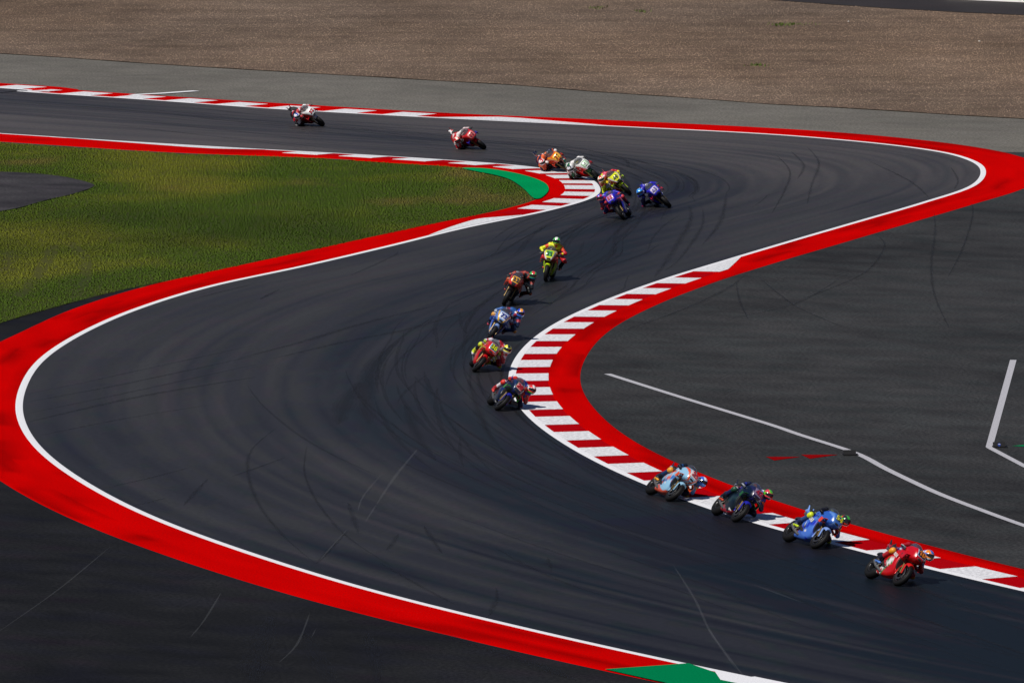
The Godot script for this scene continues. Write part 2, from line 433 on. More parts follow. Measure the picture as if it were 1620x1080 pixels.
# rings [z, y centre, half width, height up, height down] make a closed body along z; the sub rings follow smooth curves
func loft(keys: Array, sub := 4, sides := 32, power := 2.6, pinch := 0.0, paint: Variant = null, mid := Vector3.ZERO, scale_ := 1.0) -> ArrayMesh:
	var rows := []
	var count := (keys.size() - 1) * sub + 1
	for r in count:
		var f := float(r) / sub
		var k := mini(int(f), keys.size() - 2)
		var t := f - k
		var q := []
		for e in 5:
			var p0: float = keys[maxi(k - 1, 0)][e]
			var p1: float = keys[k][e]
			var p2: float = keys[k + 1][e]
			var p3: float = keys[mini(k + 2, keys.size() - 1)][e]
			q.append(cubic_interpolate(p1, p2, p0, p3, t))
		var ring := PackedVector3Array()
		for j in sides:
			var a := TAU * j / sides
			var cx := signf(cos(a)) * pow(absf(cos(a)), 2.0 / power)
			var sy := signf(sin(a)) * pow(absf(sin(a)), 2.0 / power)
			var y: float = q[1] + (q[3] if sy > 0 else q[4]) * sy
			var x: float = q[2] * cx
			if pinch > 0.0:
				x *= lerpf(1.0 - pinch, 1.0, smoothstep(0.14, 0.6, y))
			ring.append((Vector3(x, y, q[0]) - mid) * scale_ + mid)
		rows.append(ring)
	var b := Bag.new()
	var cols := []
	if paint != null:
		for r in rows:
			var cc := PackedColorArray()
			for p in r:
				cc.append(paint.call(p))
			cols.append(cc)
	b.grid(rows, cols, true)
	var c0: Color = paint.call(rows[0][0]) if paint != null else Color.WHITE
	var c1: Color = paint.call(rows[-1][0]) if paint != null else Color.WHITE
	b.cap(rows[0], true, c0)
	b.cap(rows[-1], false, c1)
	return done(b)


# a wheel's outline [x, radius] turned about the x axis
func lathe(profile: Array, at: Vector3, sides := 40) -> ArrayMesh:
	var rows := []
	for j in sides + 1:
		var a := TAU * j / sides
		var r := PackedVector3Array()
		for p in profile:
			r.append(at + Vector3(p[0], p[1] * cos(a), p[1] * sin(a)))
		rows.append(r)
	var b := Bag.new()
	b.grid(rows)
	return done(b)


# ---------------------------------------------------------------- paths on the ground
class Path2:
	var p := PackedVector3Array()  # x, z, width
	var s := PackedFloat32Array()
	var zero := 0.0

	func _init(keys: Array, extra_before: int) -> void:
		for k in keys.size() - 1:
			var a: Vector3 = keys[maxi(k - 1, 0)]
			var b: Vector3 = keys[k]
			var c: Vector3 = keys[k + 1]
			var d: Vector3 = keys[mini(k + 2, keys.size() - 1)]
			var steps := int(ceil((c - b).length() / 0.4))
			for t in steps:
				if t == 0 and k == extra_before:
					zero = -float(p.size())
				p.append(b.cubic_interpolate(c, a, d, float(t) / steps))
		p.append(keys[-1])
		s.append(0.0)
		for k in range(1, p.size()):
			s.append(s[k - 1] + Vector2(p[k].x - p[k - 1].x, p[k].y - p[k - 1].y).length())
		zero = s[int(-zero)]

	func at(dist: float) -> Vector3:
		var d := clampf(dist + zero, 0.0, s[-1])
		var k := clampi(s.bsearch(d) - 1, 0, s.size() - 2)
		return p[k].lerp(p[k + 1], (d - s[k]) / maxf(s[k + 1] - s[k], 1e-6))

	func out(dist: float, side: float) -> Vector2:
		var a := at(dist - 0.6)
		var b := at(dist + 0.6)
		var t := Vector2(b.x - a.x, b.y - a.y).normalized()
		return Vector2(-t.y, t.x) * side

	func first() -> float:
		return -zero

	func last() -> float:
		return s[-1] - zero


var left: Path2
var right: Path2


func on(path: Path2, dist: float, d: float, y: float) -> Vector3:
	var side := 1.0 if path == left else -1.0
	var q := path.at(dist)
	var o := path.out(dist, side)
	return Vector3(q.x + o.x * d, y, q.y + o.y * d)


# a band beside an edge: profile is a list of [offset outwards, height]; an offset of -1 stands for the outer edge of the kerb
func band(path: Path2, s0: float, s1: float, profile: Array, step := 0.5, paint: Variant = null) -> ArrayMesh:
	var rows := []
	var cols := []
	var n := maxi(2, int(ceil((s1 - s0) / step)) + 1)
	for k in n:
		var s := lerpf(s0, s1, float(k) / (n - 1))
		var w := path.at(s).z
		var r := PackedVector3Array()
		var cc := PackedColorArray()
		for q in profile:
			var d: float = w + q[0] + 10.0 if q[0] < -5.0 else q[0]
			var pt := on(path, s, d, q[1])
			r.append(pt)
			if paint != null:
				cc.append(paint.call(pt, s, d))
		rows.append(r)
		if paint != null:
			cols.append(cc)
	if path == right:
		for r in rows:
			r.reverse()
		for r in cols:
			r.reverse()
	var b := Bag.new()
	rows.reverse()
	cols.reverse()
	b.grid(rows, cols)
	return done(b)


func ribbon(pts: Array, width: float, y: float, taper := true, trim := 0.0, rough := 0.0) -> ArrayMesh:
	var fine := []
	for k in pts.size() - 1:
		var a: Vector2 = pts[maxi(k - 1, 0)]
		var b: Vector2 = pts[k]
		var c: Vector2 = pts[k + 1]
		var d: Vector2 = pts[mini(k + 2, pts.size() - 1)]
		var steps := maxi(2, int((c - b).length() / 0.7))
		for t in steps:
			fine.append(b.cubic_interpolate(c, a, d, float(t) / steps))
	fine.append(pts[-1])
	if trim > 0.0:
		var cut := int(fine.size() * trim)
		fine = fine.slice(cut, fine.size() - cut)
	var rows := []
	for k in fine.size():
		var d: Vector2 = (fine[mini(k + 1, fine.size() - 1)] - fine[maxi(k - 1, 0)]).normalized()
		var n := Vector2(-d.y, d.x)
		var f := float(k) / (fine.size() - 1)
		var w := width / 2 * (pow(maxf(0.004, sin(f * PI)), 0.6) if taper else 1.0)
		w *= 1.0 + rough * noise.get_noise_2d(fine[k].x * 40.0, fine[k].y * 40.0)
		var a: Vector2 = fine[k] - n * w
		var b: Vector2 = fine[k] + n * w
		var r := PackedVector3Array([Vector3(b.x, y, b.y), Vector3(a.x, y, a.y)])
		rows.append(r)
	var bag := Bag.new()
	bag.grid(rows)
	return done(bag)


# a polygon on the ground cut into cells, coloured and raised by the functions given
func sheet(poly: PackedVector2Array, cell: Vector2, height: Callable, paint: Callable) -> ArrayMesh:
	var lo := poly[0]
	var hi := poly[0]
	for q in poly:
		lo = lo.min(q)
		hi = hi.max(q)
	var b := Bag.new()
	var found := {}
	var nx := int(ceil((hi.x - lo.x) / cell.x))
	var nz := int(ceil((hi.y - lo.y) / cell.y))
	# corners inside, row by row
	var inside := []
	for j in nz + 1:
		var z := lo.y + j * cell.y
		var cuts := []
		for k in poly.size():
			var a := poly[k]
			var c := poly[(k + 1) % poly.size()]
			if (a.y > z) != (c.y > z):
				cuts.append(a.x + (z - a.y) / (c.y - a.y) * (c.x - a.x))
		cuts.sort()
		var row := PackedByteArray()
		row.resize(nx + 1)
		var at := 0
		for i in nx + 1:
			var x := lo.x + i * cell.x
			while at < cuts.size() and cuts[at] < x:
				at += 1
			row[i] = at % 2
		inside.append(row)
	# cells that an edge passes through
	var crossed := {}
	for k in poly.size():
		var a := (poly[k] - lo) / cell
		var c := (poly[(k + 1) % poly.size()] - lo) / cell
		var n := int(ceil((c - a).length() * 4)) + 1
		for t in n + 1:
			var q := a.lerp(c, float(t) / n)
			for o in [Vector2(0, 0), Vector2(0.02, 0.02), Vector2(-0.02, -0.02), Vector2(0.02, -0.02), Vector2(-0.02, 0.02)]:
				crossed[Vector2i(int(floor(q.x + o.x)), int(floor(q.y + o.y)))] = true
	var corner := func(x: float, z: float) -> int:
		var key := Vector2i(roundi(x * 500), roundi(z * 500))
		if not found.has(key):
			found[key] = b.v.size()
			b.v.append(Vector3(x, height.call(x, z), z))
			b.c.append(paint.call(x, z))
		return found[key]
	for j in nz:
		for i in nx:
			var x := lo.x + i * cell.x
			var z := lo.y + j * cell.y
			if crossed.has(Vector2i(i, j)):
				var square := PackedVector2Array([Vector2(x, z), Vector2(x + cell.x, z), Vector2(x + cell.x, z + cell.y), Vector2(x, z + cell.y)])
				for piece in Geometry2D.intersect_polygons(square, poly):
					var tris := Geometry2D.triangulate_polygon(piece)
					for t in range(0, tris.size(), 3):
						var q := [piece[tris[t]], piece[tris[t + 1]], piece[tris[t + 2]]]
						if (q[1] - q[0]).cross(q[2] - q[0]) < 0:
							q.reverse()
						for u in q:
							b.i.append(corner.call(u.x, u.y))
			elif inside[j][i]:
				var a: int = corner.call(x, z)
				var c: int = corner.call(x + cell.x, z)
				var d: int = corner.call(x + cell.x, z + cell.y)
				var e: int = corner.call(x, z + cell.y)
				b.i.append_array(PackedInt32Array([a, c, d, a, d, e]))
	return done(b)


func flat_poly(pts: Array, y: float) -> ArrayMesh:
	var b := Bag.new()
	var poly := PackedVector2Array(pts)
	for q in poly:
		b.v.append(Vector3(q.x, y, q.y))
		b.c.append(Color.WHITE)
	var tris := Geometry2D.triangulate_polygon(poly)
	for t in range(0, tris.size(), 3):
		var q := [tris[t], tris[t + 1], tris[t + 2]]
		if (poly[q[1]] - poly[q[0]]).cross(poly[q[2]] - poly[q[0]]) < 0:
			q.reverse()
		b.i.append_array(PackedInt32Array(q))
	return done(b)


func track_point(station: float, t: float) -> Vector2:
	var k := clampi(int(floor(station)), 0, PAIRS.size() - 2)
	var q: Vector2 = PAIRS[k].lerp(PAIRS[k + 1], station - k)
	if station < 0.0:
		q = PAIRS[0] + Vector2(station * 50.0, station * 50.0)
	elif station > PAIRS.size() - 1:
		var more := (station - (PAIRS.size() - 1)) * 50.0
		q = PAIRS[-1] + Vector2(more, more)
	var a := left.at(q.x)
	var b := right.at(q.y)
	return Vector2(lerpf(a.x, b.x, t), lerpf(a.y, b.y, t))


func racing_line(station: float) -> float:
	for k in LINE.size() - 1:
		if station <= LINE[k + 1].x:
			var f: float = clampf((station - LINE[k].x) / (LINE[k + 1].x - LINE[k].x), 0, 1)
			return lerpf(LINE[k].y, LINE[k + 1].y, f)
	return LINE[-1].y


# ---------------------------------------------------------------- bodies: bones [from, to, radius, radius, region] joined by a smooth minimum and meshed as surface nets
func nets(bones: Array, cell: float, k: float) -> Dictionary:
	var lo := Vector3.INF
	var hi := -Vector3.INF
	for b in bones:
		var m := Vector3.ONE * (maxf(b[2], b[3]) + 3 * cell)
		lo = lo.min(b[0] - m).min(b[1] - m)
		hi = hi.max(b[0] + m).max(b[1] + m)
	var nx := int((hi.x - lo.x) / cell) + 2
	var ny := int((hi.y - lo.y) / cell) + 2
	var nz := int((hi.z - lo.z) / cell) + 2
	var f := PackedFloat32Array()
	f.resize(nx * ny * nz)
	f.fill(1.0)
	var near := f.duplicate()
	var who := PackedByteArray()
	who.resize(f.size())
	var along := PackedFloat32Array()
	along.resize(f.size())
	for bi in bones.size():
		var b: Array = bones[bi]
		var a: Vector3 = b[0]
		var ab: Vector3 = b[1] - a
		var inv := 1.0 / maxf(ab.length_squared(), 1e-9)
		var ra: float = b[2]
		var rd: float = b[3] - ra
		var m := Vector3.ONE * (maxf(b[2], b[3]) + k + 2 * cell)
		var p0: Vector3 = (a.min(b[1]) - m - lo) / cell
		var p1: Vector3 = (a.max(b[1]) + m - lo) / cell
		for z in range(maxi(0, int(p0.z)), mini(nz, int(p1.z) + 1)):
			for y in range(maxi(0, int(p0.y)), mini(ny, int(p1.y) + 1)):
				var row := (z * ny + y) * nx
				for x in range(maxi(0, int(p0.x)), mini(nx, int(p1.x) + 1)):
					var ap := lo + Vector3(x, y, z) * cell - a
					var t := clampf(ap.dot(ab) * inv, 0.0, 1.0)
					var d := (ap - ab * t).length() - ra - rd * t
					var i := row + x
					if d < near[i]:
						near[i] = d
						who[i] = bi
						along[i] = t
					var o := f[i]
					var h := maxf(k - absf(o - d), 0.0) / k
					f[i] = minf(o, d) - h * h * k * 0.25
	var vid := PackedInt32Array()
	vid.resize(f.size())
	vid.fill(-1)
	var v := PackedVector3Array()
	var reg := PackedInt32Array()
	var tt := PackedFloat32Array()
	var idx := PackedInt32Array()
	var step := [1, nx, nx * ny]
	var corners := PackedInt32Array()
	for c in 8:
		corners.append((c & 1) + ((c >> 1) & 1) * nx + ((c >> 2) & 1) * nx * ny)
	for z in nz - 1:
		for y in ny - 1:
			for x in nx - 1:
				var i := (z * ny + y) * nx + x
				if absf(f[i]) > cell * 2.0:
					continue
				var mask := 0
				for c in 8:
					if f[i + corners[c]] < 0.0:
						mask |= 1 << c
				if mask == 0 or mask == 255:
					continue
				var sum := Vector3.ZERO
				var n := 0
				for c in 8:
					for ax in 3:
						var e := c | (1 << ax)
						if e == c or ((mask >> c) & 1) == ((mask >> e) & 1):
							continue
						var fa := f[i + corners[c]]
						var fb := f[i + corners[e]]
						var q := Vector3(c & 1, (c >> 1) & 1, (c >> 2) & 1)
						q[ax] += fa / (fa - fb)
						sum += q
						n += 1
				vid[i] = v.size()
				v.append(lo + (Vector3(x, y, z) + sum / n) * cell)
				reg.append(bones[who[i]][4])
				tt.append(along[i])
				for ax in 3:
					var inside := f[i] < 0.0
					if inside == (f[i + step[ax]] < 0.0):
						continue
					var s1: int = step[(ax + 1) % 3]
					var s2: int = step[(ax + 2) % 3]
					var q := [vid[i - s1 - s2], vid[i - s2], vid[i], vid[i - s1]]
					if q.min() < 0:
						continue
					if inside:
						idx.append_array(PackedInt32Array([q[0], q[2], q[1], q[0], q[3], q[2]]))
					else:
						idx.append_array(PackedInt32Array([q[0], q[1], q[2], q[0], q[2], q[3]]))
	return {"v": v, "i": idx, "r": reg, "t": tt}


func hand_bones(g: Vector3, side: float) -> Array:  # a gloved hand closed on a bar at g; side is +1 for the right hand
	var b := []
	for k in 4:
		var x: float = side * (k - 1.5) * 0.021
		var long: float = [0.92, 1.04, 1.0, 0.82][k]
		var k0 := g + Vector3(x, 0.034, 0.012)
		var k1 := g + Vector3(x, 0.026, -0.026 * long)
		var k2 := g + Vector3(x, -0.012, -0.033 * long)
		var k3 := g + Vector3(x, -0.030, -0.012)
		b.append([g + Vector3(x * 0.8, 0.038, 0.07), k0, 0.016, 0.012, 6])
		b.append([k0, k1, 0.0115, 0.0105, 6])
		b.append([k1, k2, 0.0105, 0.0095, 6])
		b.append([k2, k3, 0.0095, 0.008, 6])
	var base := g + Vector3(-side * 0.03, 0.03, 0.06)
	var th := g + Vector3(-side * 0.056, 0.0, 0.025)
	b.append([base, th, 0.014, 0.011, 6])
	b.append([th, g + Vector3(-side * 0.05, -0.028, -0.005), 0.011, 0.009, 6])
	b.append([g + Vector3(0, 0.04, 0.07), g + Vector3(side * 0.005, 0.045, 0.12), 0.026, 0.03, 6])
	return b


const GRIP := Vector3(0.285, 0.87, -0.43)


# a rider hanging off towards +x. kind 0: knee out; 1: down low, elbow by the ground; 2: coming up out of the corner; 3: almost upright
func rider_bones(kind: int) -> Dictionary:
	var pel := Vector3(0.16, 0.90, 0.27)
	var wai := Vector3(0.20, 0.99, 0.06)
	var che := Vector3(0.25, 1.05, -0.14)
	var nec := Vector3(0.30, 1.10, -0.27)
	var head := Vector3(0.37, 1.13, -0.41)
	var si := Vector3(0.42, 0.98, -0.20)
	var so := Vector3(0.10, 1.10, -0.20)
	var ei := Vector3(0.53, 0.76, -0.27)
	var eo := Vector3(-0.16, 1.03, -0.30)
	var ki := Vector3(0.53, 0.61, 0.0)
	var ai := Vector3(0.27, 0.45, 0.37)
	var ko := Vector3(-0.26, 0.73, -0.05)
	if kind == 1:
		pel = Vector3(0.18, 0.88, 0.27)
		wai = Vector3(0.23, 0.95, 0.05)
		che = Vector3(0.29, 0.99, -0.15)
		nec = Vector3(0.35, 1.03, -0.28)
		head = Vector3(0.42, 1.06, -0.42)
		si = Vector3(0.45, 0.92, -0.20)
		so = Vector3(0.14, 1.05, -0.21)
		ei = Vector3(0.49, 0.72, -0.27)
		ki = Vector3(0.49, 0.63, -0.02)
	elif kind == 2:
		pel = Vector3(0.14, 0.91, 0.28)
		wai = Vector3(0.19, 1.02, 0.08)
		che = Vector3(0.25, 1.11, -0.10)
		nec = Vector3(0.31, 1.18, -0.22)
		head = Vector3(0.38, 1.23, -0.34)
		si = Vector3(0.42, 1.07, -0.18)
		so = Vector3(0.12, 1.15, -0.17)
		ei = Vector3(0.52, 0.85, -0.28)
		ki = Vector3(0.50, 0.66, -0.04)
	elif kind == 3:
		pel = Vector3(0.05, 0.92, 0.30)
		wai = Vector3(0.06, 1.04, 0.12)
		che = Vector3(0.07, 1.15, -0.05)
		nec = Vector3(0.08, 1.24, -0.16)
		head = Vector3(0.09, 1.31, -0.26)
		si = Vector3(0.24, 1.13, -0.15)
		so = Vector3(-0.10, 1.15, -0.15)
		ei = Vector3(0.44, 0.96, -0.24)
		eo = Vector3(-0.36, 1.00, -0.26)
		ki = Vector3(0.42, 0.70, -0.08)
	var ao := Vector3(-0.25, 0.44, 0.34)
	var hi := pel + Vector3(0.09, -0.03, -0.01)
	var ho := pel + Vector3(-0.11, -0.02, 0.0)
	var gi := GRIP
	var go := Vector3(-GRIP.x, GRIP.y, GRIP.z)
	var wi := gi + Vector3(0.005, 0.04, 0.09)
	var wo := go + Vector3(-0.005, 0.045, 0.09)
	var sd := (si - so).normalized() * 0.07
	var b := [
		[pel + Vector3(-0.05, 0, 0), pel + Vector3(0.05, 0, 0), 0.125, 0.125, 13], [pel, wai, 0.135, 0.12, 0],
		[wai - sd * 0.5, che - sd, 0.105, 0.115, 0], [wai + sd * 0.5, che + sd, 0.105, 0.115, 0], [che, nec, 0.12, 0.075, 0],
		[so, si, 0.085, 0.085, 1], [nec, nec.lerp(head, 0.5), 0.065, 0.062, 14],
		[che + (che - wai).cross(sd).normalized() * 0.075 + (wai - che) * 0.2, nec.lerp(head, 0.15) + (che - wai).cross(sd).normalized() * 0.075, 0.07, 0.045, 12],
		[si, ei, 0.068, 0.052, 2], [ei, wi, 0.054, 0.036, 3], [so, eo, 0.068, 0.052, 4], [eo, wo, 0.054, 0.036, 5],
		[hi, ki, 0.105, 0.072, 7], [ki, ai, 0.07, 0.05, 8], [ki + (ki - hi).normalized() * 0.02 + Vector3(0.035, -0.02, 0), ki + Vector3(0.04, -0.03, 0.05), 0.05, 0.05, 15],
		[ho, ko, 0.105, 0.072, 9], [ko, ao, 0.07, 0.05, 10], [ko + Vector3(-0.02, -0.01, -0.02), ko + Vector3(-0.02, -0.03, 0.02), 0.06, 0.06, 15],
		[ai.lerp(ki, 0.3), ai, 0.058, 0.052, 11], [ai, ai + Vector3(0.005, -0.075, 0.03), 0.05, 0.04, 11], [ai + Vector3(0.0, -0.06, 0.0), ai + Vector3(0.0, -0.09, -0.17), 0.044, 0.034, 11],
		[ao.lerp(ko, 0.3), ao, 0.058, 0.052, 11], [ao, ao + Vector3(0, -0.075, 0.03), 0.05, 0.04, 11], [ao + Vector3(0, -0.06, 0), ao + Vector3(0, -0.09, -0.17), 0.044, 0.034, 11],
	]
	return {"bones": b, "head": head, "gi": gi, "go": go}


func rider_shape(kind: int) -> Dictionary:
	if pool.has(kind):
		return pool[kind]
	var r := rider_bones(kind)
	var all := nets(r.bones, 0.0135, 0.035)
	for h in [[r.gi, 1.0], [r.go, -1.0]]:
		var g := nets(hand_bones(h[0], h[1]), 0.0052, 0.008)
		var base: int = all.v.size()
		all.v.append_array(g.v)
		all.r.append_array(g.r)
		all.t.append_array(g.t)
		for i in g.i:
			all.i.append(base + i)
	all.head = r.head
	pool[kind] = all
	return all


# ---------------------------------------------------------------- riders
func make_rider(spec: Dictionary, kind: int, side: float) -> Node3D:
	var s := rider_shape(kind)
	var o := thing("person", spec.rider_label, "person", "riders bent over their racing motorcycles")
	var v := PackedVector3Array()
	var c := PackedColorArray()
	var pal: Array = []
	for h in spec.suit:
		pal.append(lin(h) * 0.72)
	# suit: torso, shoulders, inner arm, outer arm, glove, thigh, knee, shin, boot, hump, accent
	var pick := [0, 1, 2, 2, 3, 3, 4, 5, 7, 5, 7, 8, 9, 5, 0, 6]
	for n in s.v.size():
		var p: Vector3 = s.v[n]
		var r: int = s.r[n]
		var t: float = s.t[n]
		var col: Color = pal[pick[r]]
		if (r == 2 or r == 4) and t > 0.3 and t < 0.62:
			col = pal[10]
		elif (r == 3 or r == 5) and t > 0.55 and t < 0.8:
			col = pal[1]
		elif (r == 7 or r == 9) and t > 0.42 and t < 0.68:
			col = pal[10]
		elif (r == 8 or r == 10) and t > 0.62:
			col = pal[8]
		elif r == 11 and p.y < 0.375:
			col = pal[10]
		elif (r == 0 or r == 12 or r == 2 or r == 4 or r == 1 or r == 9) and hash(Vector3i(int(floor(p.x * 14.0)), int(floor(p.y * 22.0)), int(floor(p.z * 12.0) + pal[0].g * 999))) % 100 < 13:
			col = pal[10] if int(p.z * 12.0 + 40) % 2 else Color(0.6, 0.6, 0.62)
		elif r == 0 and absf(fposmod(p.z * 3.0 + p.y * 2.2, 1.0) - 0.5) < 0.13:
			col = pal[1]
		elif r == 12 and t > 0.55:
			col = pal[10]
		v.append(Vector3(p.x * side, p.y, p.z))
		c.append(col)
	var idx: PackedInt32Array = s.i.duplicate()
	if side < 0:
		for k in range(0, idx.size(), 3):
			var q := idx[k + 1]
			idx[k + 1] = idx[k + 2]
			idx[k + 2] = q
	put("racing_suit", mesh_from(v, idx, c), M.leather, o)
	# the helmet, turned into the corner and back towards level
	var hp := []
	for h in spec.helmet:
		hp.append(lin(h) * 0.8)
	var turn := Basis(Vector3.UP, -side * (0.22 if kind != 3 else 0.0)) * Basis(Vector3.BACK, side * (0.34 if kind != 3 else 0.05)) * Basis(Vector3.RIGHT, 0.05)
	var head: Vector3 = s.head
	head.x *= side
	var rows := []
	var cols := []
	for j in 25:
		var el := lerpf(-PI / 2, PI / 2, j / 24.0)
		var r := PackedVector3Array()
		var cc := PackedColorArray()
		for i in 36:
			var az := TAU * i / 36.0  # 0 is straight ahead
			var q := helmet_point(az, el)
			r.append(head + turn * q)
			cc.append(helmet_color(q, hp))
		rows.append(r)
		cols.append(cc)
	rows.reverse()
	cols.reverse()
	var b := Bag.new()
	b.grid(rows, cols, true)
	var hm := put("helmet", done(b), M.paint, o)
	rows = []
	for j in 9:
		var r := PackedVector3Array()
		for i in 19:
			var az := lerpf(-1.25, 1.25, i / 18.0)
			var edge := 1.0 - pow(absf(az) / 1.3, 4)
			var el := lerpf(-0.22 * edge - 0.02, 0.36 * edge + 0.02, j / 8.0)
			r.append(head + turn * (helmet_point(az, el) * 1.022))
		rows.append(r)
	rows.reverse()
	var vb := Bag.new()
	vb.grid(rows)
	put("visor", done(vb), M.visor, hm)
	# the small aero spoiler at the back of the shell
	var sp := Bag.new()
	var ring := [[0.09, 0.075, 0.07, 0.03, 0.05], [0.13, 0.065, 0.075, 0.035, 0.05], [0.17, 0.05, 0.06, 0.03, 0.03], [0.19, 0.045, 0.035, 0.012, 0.015]]
	var sm := loft(ring, 2, 16, 2.4, 0.0, func(_p): return hp[1])
	var so := put("helmet_spoiler", sm, M.paint, hm)
	so.transform = Transform3D(turn, head)
	return o


func helmet_point(az: float, el: float) -> Vector3:
	var q := Vector3(sin(az) * cos(el) * 0.127, sin(el) * 0.137, -cos(az) * cos(el) * 0.152)
	if q.z < 0.0 and el < 0.05:  # the chin bar juts forward, and the shell ends flat below
		q.z *= 1.0 + 0.16 * smoothstep(0.0, -0.8, el) * cos(az)
	q.y = maxf(q.y, -0.118)
	if q.z > 0.0:
		q.z *= 1.0 + 0.07 * cos(el)
	return q


func helmet_color(q: Vector3, hp: Array) -> Color:
	if q.y < -0.055:
		return hp[2]
	if q.y > 0.055 and absf(q.x) < 0.045:
		return hp[1]
	if q.z > 0.02 and fposmod(q.y * 9.0 + absf(q.x) * 5.0, 1.0) < 0.4:
		return hp[2]
	if absf(q.x) > 0.085 and q.y < 0.04 and q.y > -0.03:
		return hp[1]
	return hp[0]


# ---------------------------------------------------------------- motorcycles
# rows of the paint scheme: nose, nose edges, wings, side, side lower, side patch, tank, tail, fender, fin
func livery(spec: Dictionary, part: String, p: Vector3) -> Color:
	var c: Dictionary = spec.colors
	if part != "nose" or p.z > -0.7:
		var d := decal(p, c, part)
		if d.a > 0.5:
			return d
	match part:
		"nose":
			if absf(p.x) < 0.125 and p.z < -0.785 and p.y > 0.845:
				if spec.get("rim", "") and (absf(p.x) > 0.104 or p.y < 0.862 or p.z > -0.80):
					return c[spec.rim]
				return c.plate
			var e := absf(p.x) + (0.93 - p.y) * 0.5
			if e > 0.19 and p.z < -0.42:
				return c.edge
			if e > 0.135 and p.z < -0.5:
				return c.edge2
			return c.nose
		"side":
			var q := p.y + p.z * 0.62
			if spec.get("swoosh", false) and p.y < 0.62:
				var u := p.y - (0.41 - (p.z + 0.06) * 0.7)
				if p.z > -0.27 and p.z < 0.24 and absf(u) < 0.125:
					return c.green if absf(u) > 0.085 else c.white
			if spec.get("triangles", false):
				if (absf(p.z + 0.22) < (0.62 - p.y) * 0.8 and p.y > 0.48 and p.y < 0.62) or (absf(p.z - 0.08) < (0.74 - p.y) * 0.7 and p.y > 0.6):
					return c.patch
			if p.y < 0.245 + 0.05 * sin(p.z * 9.0):
				return c.low
			if q > 0.30 and q < 0.44:
				return c.patch2
			if p.z > 0.05 and p.y < 0.42:
				return c.low2
			if q > 0.60 and p.z > -0.2 and p.y > 0.55:
				return c.patch
			return c.side
		"tank":
			return c.tank2 if absf(p.x) < 0.06 else c.tank
		"tail":
			return c.tail2 if p.y > 0.90 - 0.1 * absf(p.x) else c.tail
	return c.nose


# small sponsor patches scattered over the paint
func decal(p: Vector3, c: Dictionary, part: String) -> Color:
	var u := p.z * 7.5 + p.y * 1.5
	var v := p.y * 15.0 - p.z * 3.0
	var k := hash(Vector3i(int(floor(u)), int(floor(v)), 3 if p.x > 0 else 5) + Vector3i(int(c.side.r * 255), int(c.nose.g * 255), part.length()))
	if k % 100 > 17 or fposmod(u, 1.0) > 0.8 or fposmod(v, 1.0) > 0.62:
		return Color(0, 0, 0, 0)
	return [c.white, c.patch, c.edge2, Color(0.02, 0.02, 0.03)][k / 100 % 4]


func tyre_shape(r: float, w: float, z: float) -> ArrayMesh:
	var prof := []
	for k in 15:
		var a := lerpf(-0.62 * PI, 0.62 * PI, k / 14.0)
		prof.append([sin(a) * w, r - w * 0.78 + cos(a) * w * 0.78])
	prof.append([w * 0.75, r - w * 1.55])
	prof.append([-w * 0.75, r - w * 1.55])
	prof.append(prof[0])
	return lathe(prof, Vector3(0, r, z), 44)


func rim_shape(r: float, w: float, z: float) -> ArrayMesh:
	var b := Bag.new()
	var c := Vector3(0, r, z)
	var rr := r - w * 1.42
	var m := lathe([[-w * 0.8, rr], [-w * 0.8, rr - 0.02], [-w * 0.5, rr - 0.034], [w * 0.5, rr - 0.034], [w * 0.8, rr - 0.02], [w * 0.8, rr], [-w * 0.8, rr]], c, 36)
	var a := m.surface_get_arrays(0)
	b.v = a[Mesh.ARRAY_VERTEX]
	b.i = a[Mesh.ARRAY_INDEX]
	b.c.resize(b.v.size())
	b.c.fill(Color.WHITE)
	b.tube([c + Vector3(-w * 0.95, 0, 0), c + Vector3(w * 0.95, 0, 0)], [0.035, 0.035], 14)
	for k in 7:
		var t := TAU * k / 7.0
		var d := Vector3(0, cos(t), sin(t))
		b.tube([c + d * 0.02, c + d * rr * 0.55 + Vector3(w * 0.12, 0, 0), c + d * (rr - 0.025)], [0.017, 0.012, 0.014], 6)
	return done(b)


func disc_shape(r: float, x: float, z: float, outer: float) -> ArrayMesh:
	return lathe([[x - 0.004, outer], [x + 0.004, outer], [x + 0.004, outer * 0.7], [x - 0.004, outer * 0.7], [x - 0.004, outer]], Vector3(0, r, z), 30)


func cached(key: String, make: Callable) -> Mesh:
	if not pool.has(key):
		pool[key] = make.call()
	return pool[key]


func front_fender() -> ArrayMesh:
	var rows := []
	for k in 17:
		var a := lerpf(-0.55, 1.75, k / 16.0)  # from the front of the tyre over its top to the rear
		var w := 0.083 - 0.018 * absf(k / 16.0 - 0.5)
		var r := 0.318
		var ring := PackedVector3Array()
		for q in [[-w, -0.075], [-w, -0.02], [-w * 0.6, 0.012], [0.0, 0.02], [w * 0.6, 0.012], [w, -0.02], [w, -0.075], [w - 0.008, -0.075], [w - 0.01, -0.025], [0.0, 0.008], [-w + 0.01, -0.025], [-w + 0.008, -0.075]]:
			var rad: float = r + q[1]
			ring.append(Vector3(q[0], 0.30 + rad * cos(a), -0.72 + rad * sin(a)))
		ring.reverse()
		rows.append(ring)
	var b := Bag.new()
	b.grid(rows, [], true)
	b.cap(rows[0], true)
	b.cap(rows[-1], false)
	for s in [-1, 1]:  # the blades that run down the fork to the axle
		b.box(Vector3(s * 0.1, 0.42, -0.73), Vector3(0.012, 0.26, 0.075), Basis(Vector3.RIGHT, 0.25))
	return done(b)


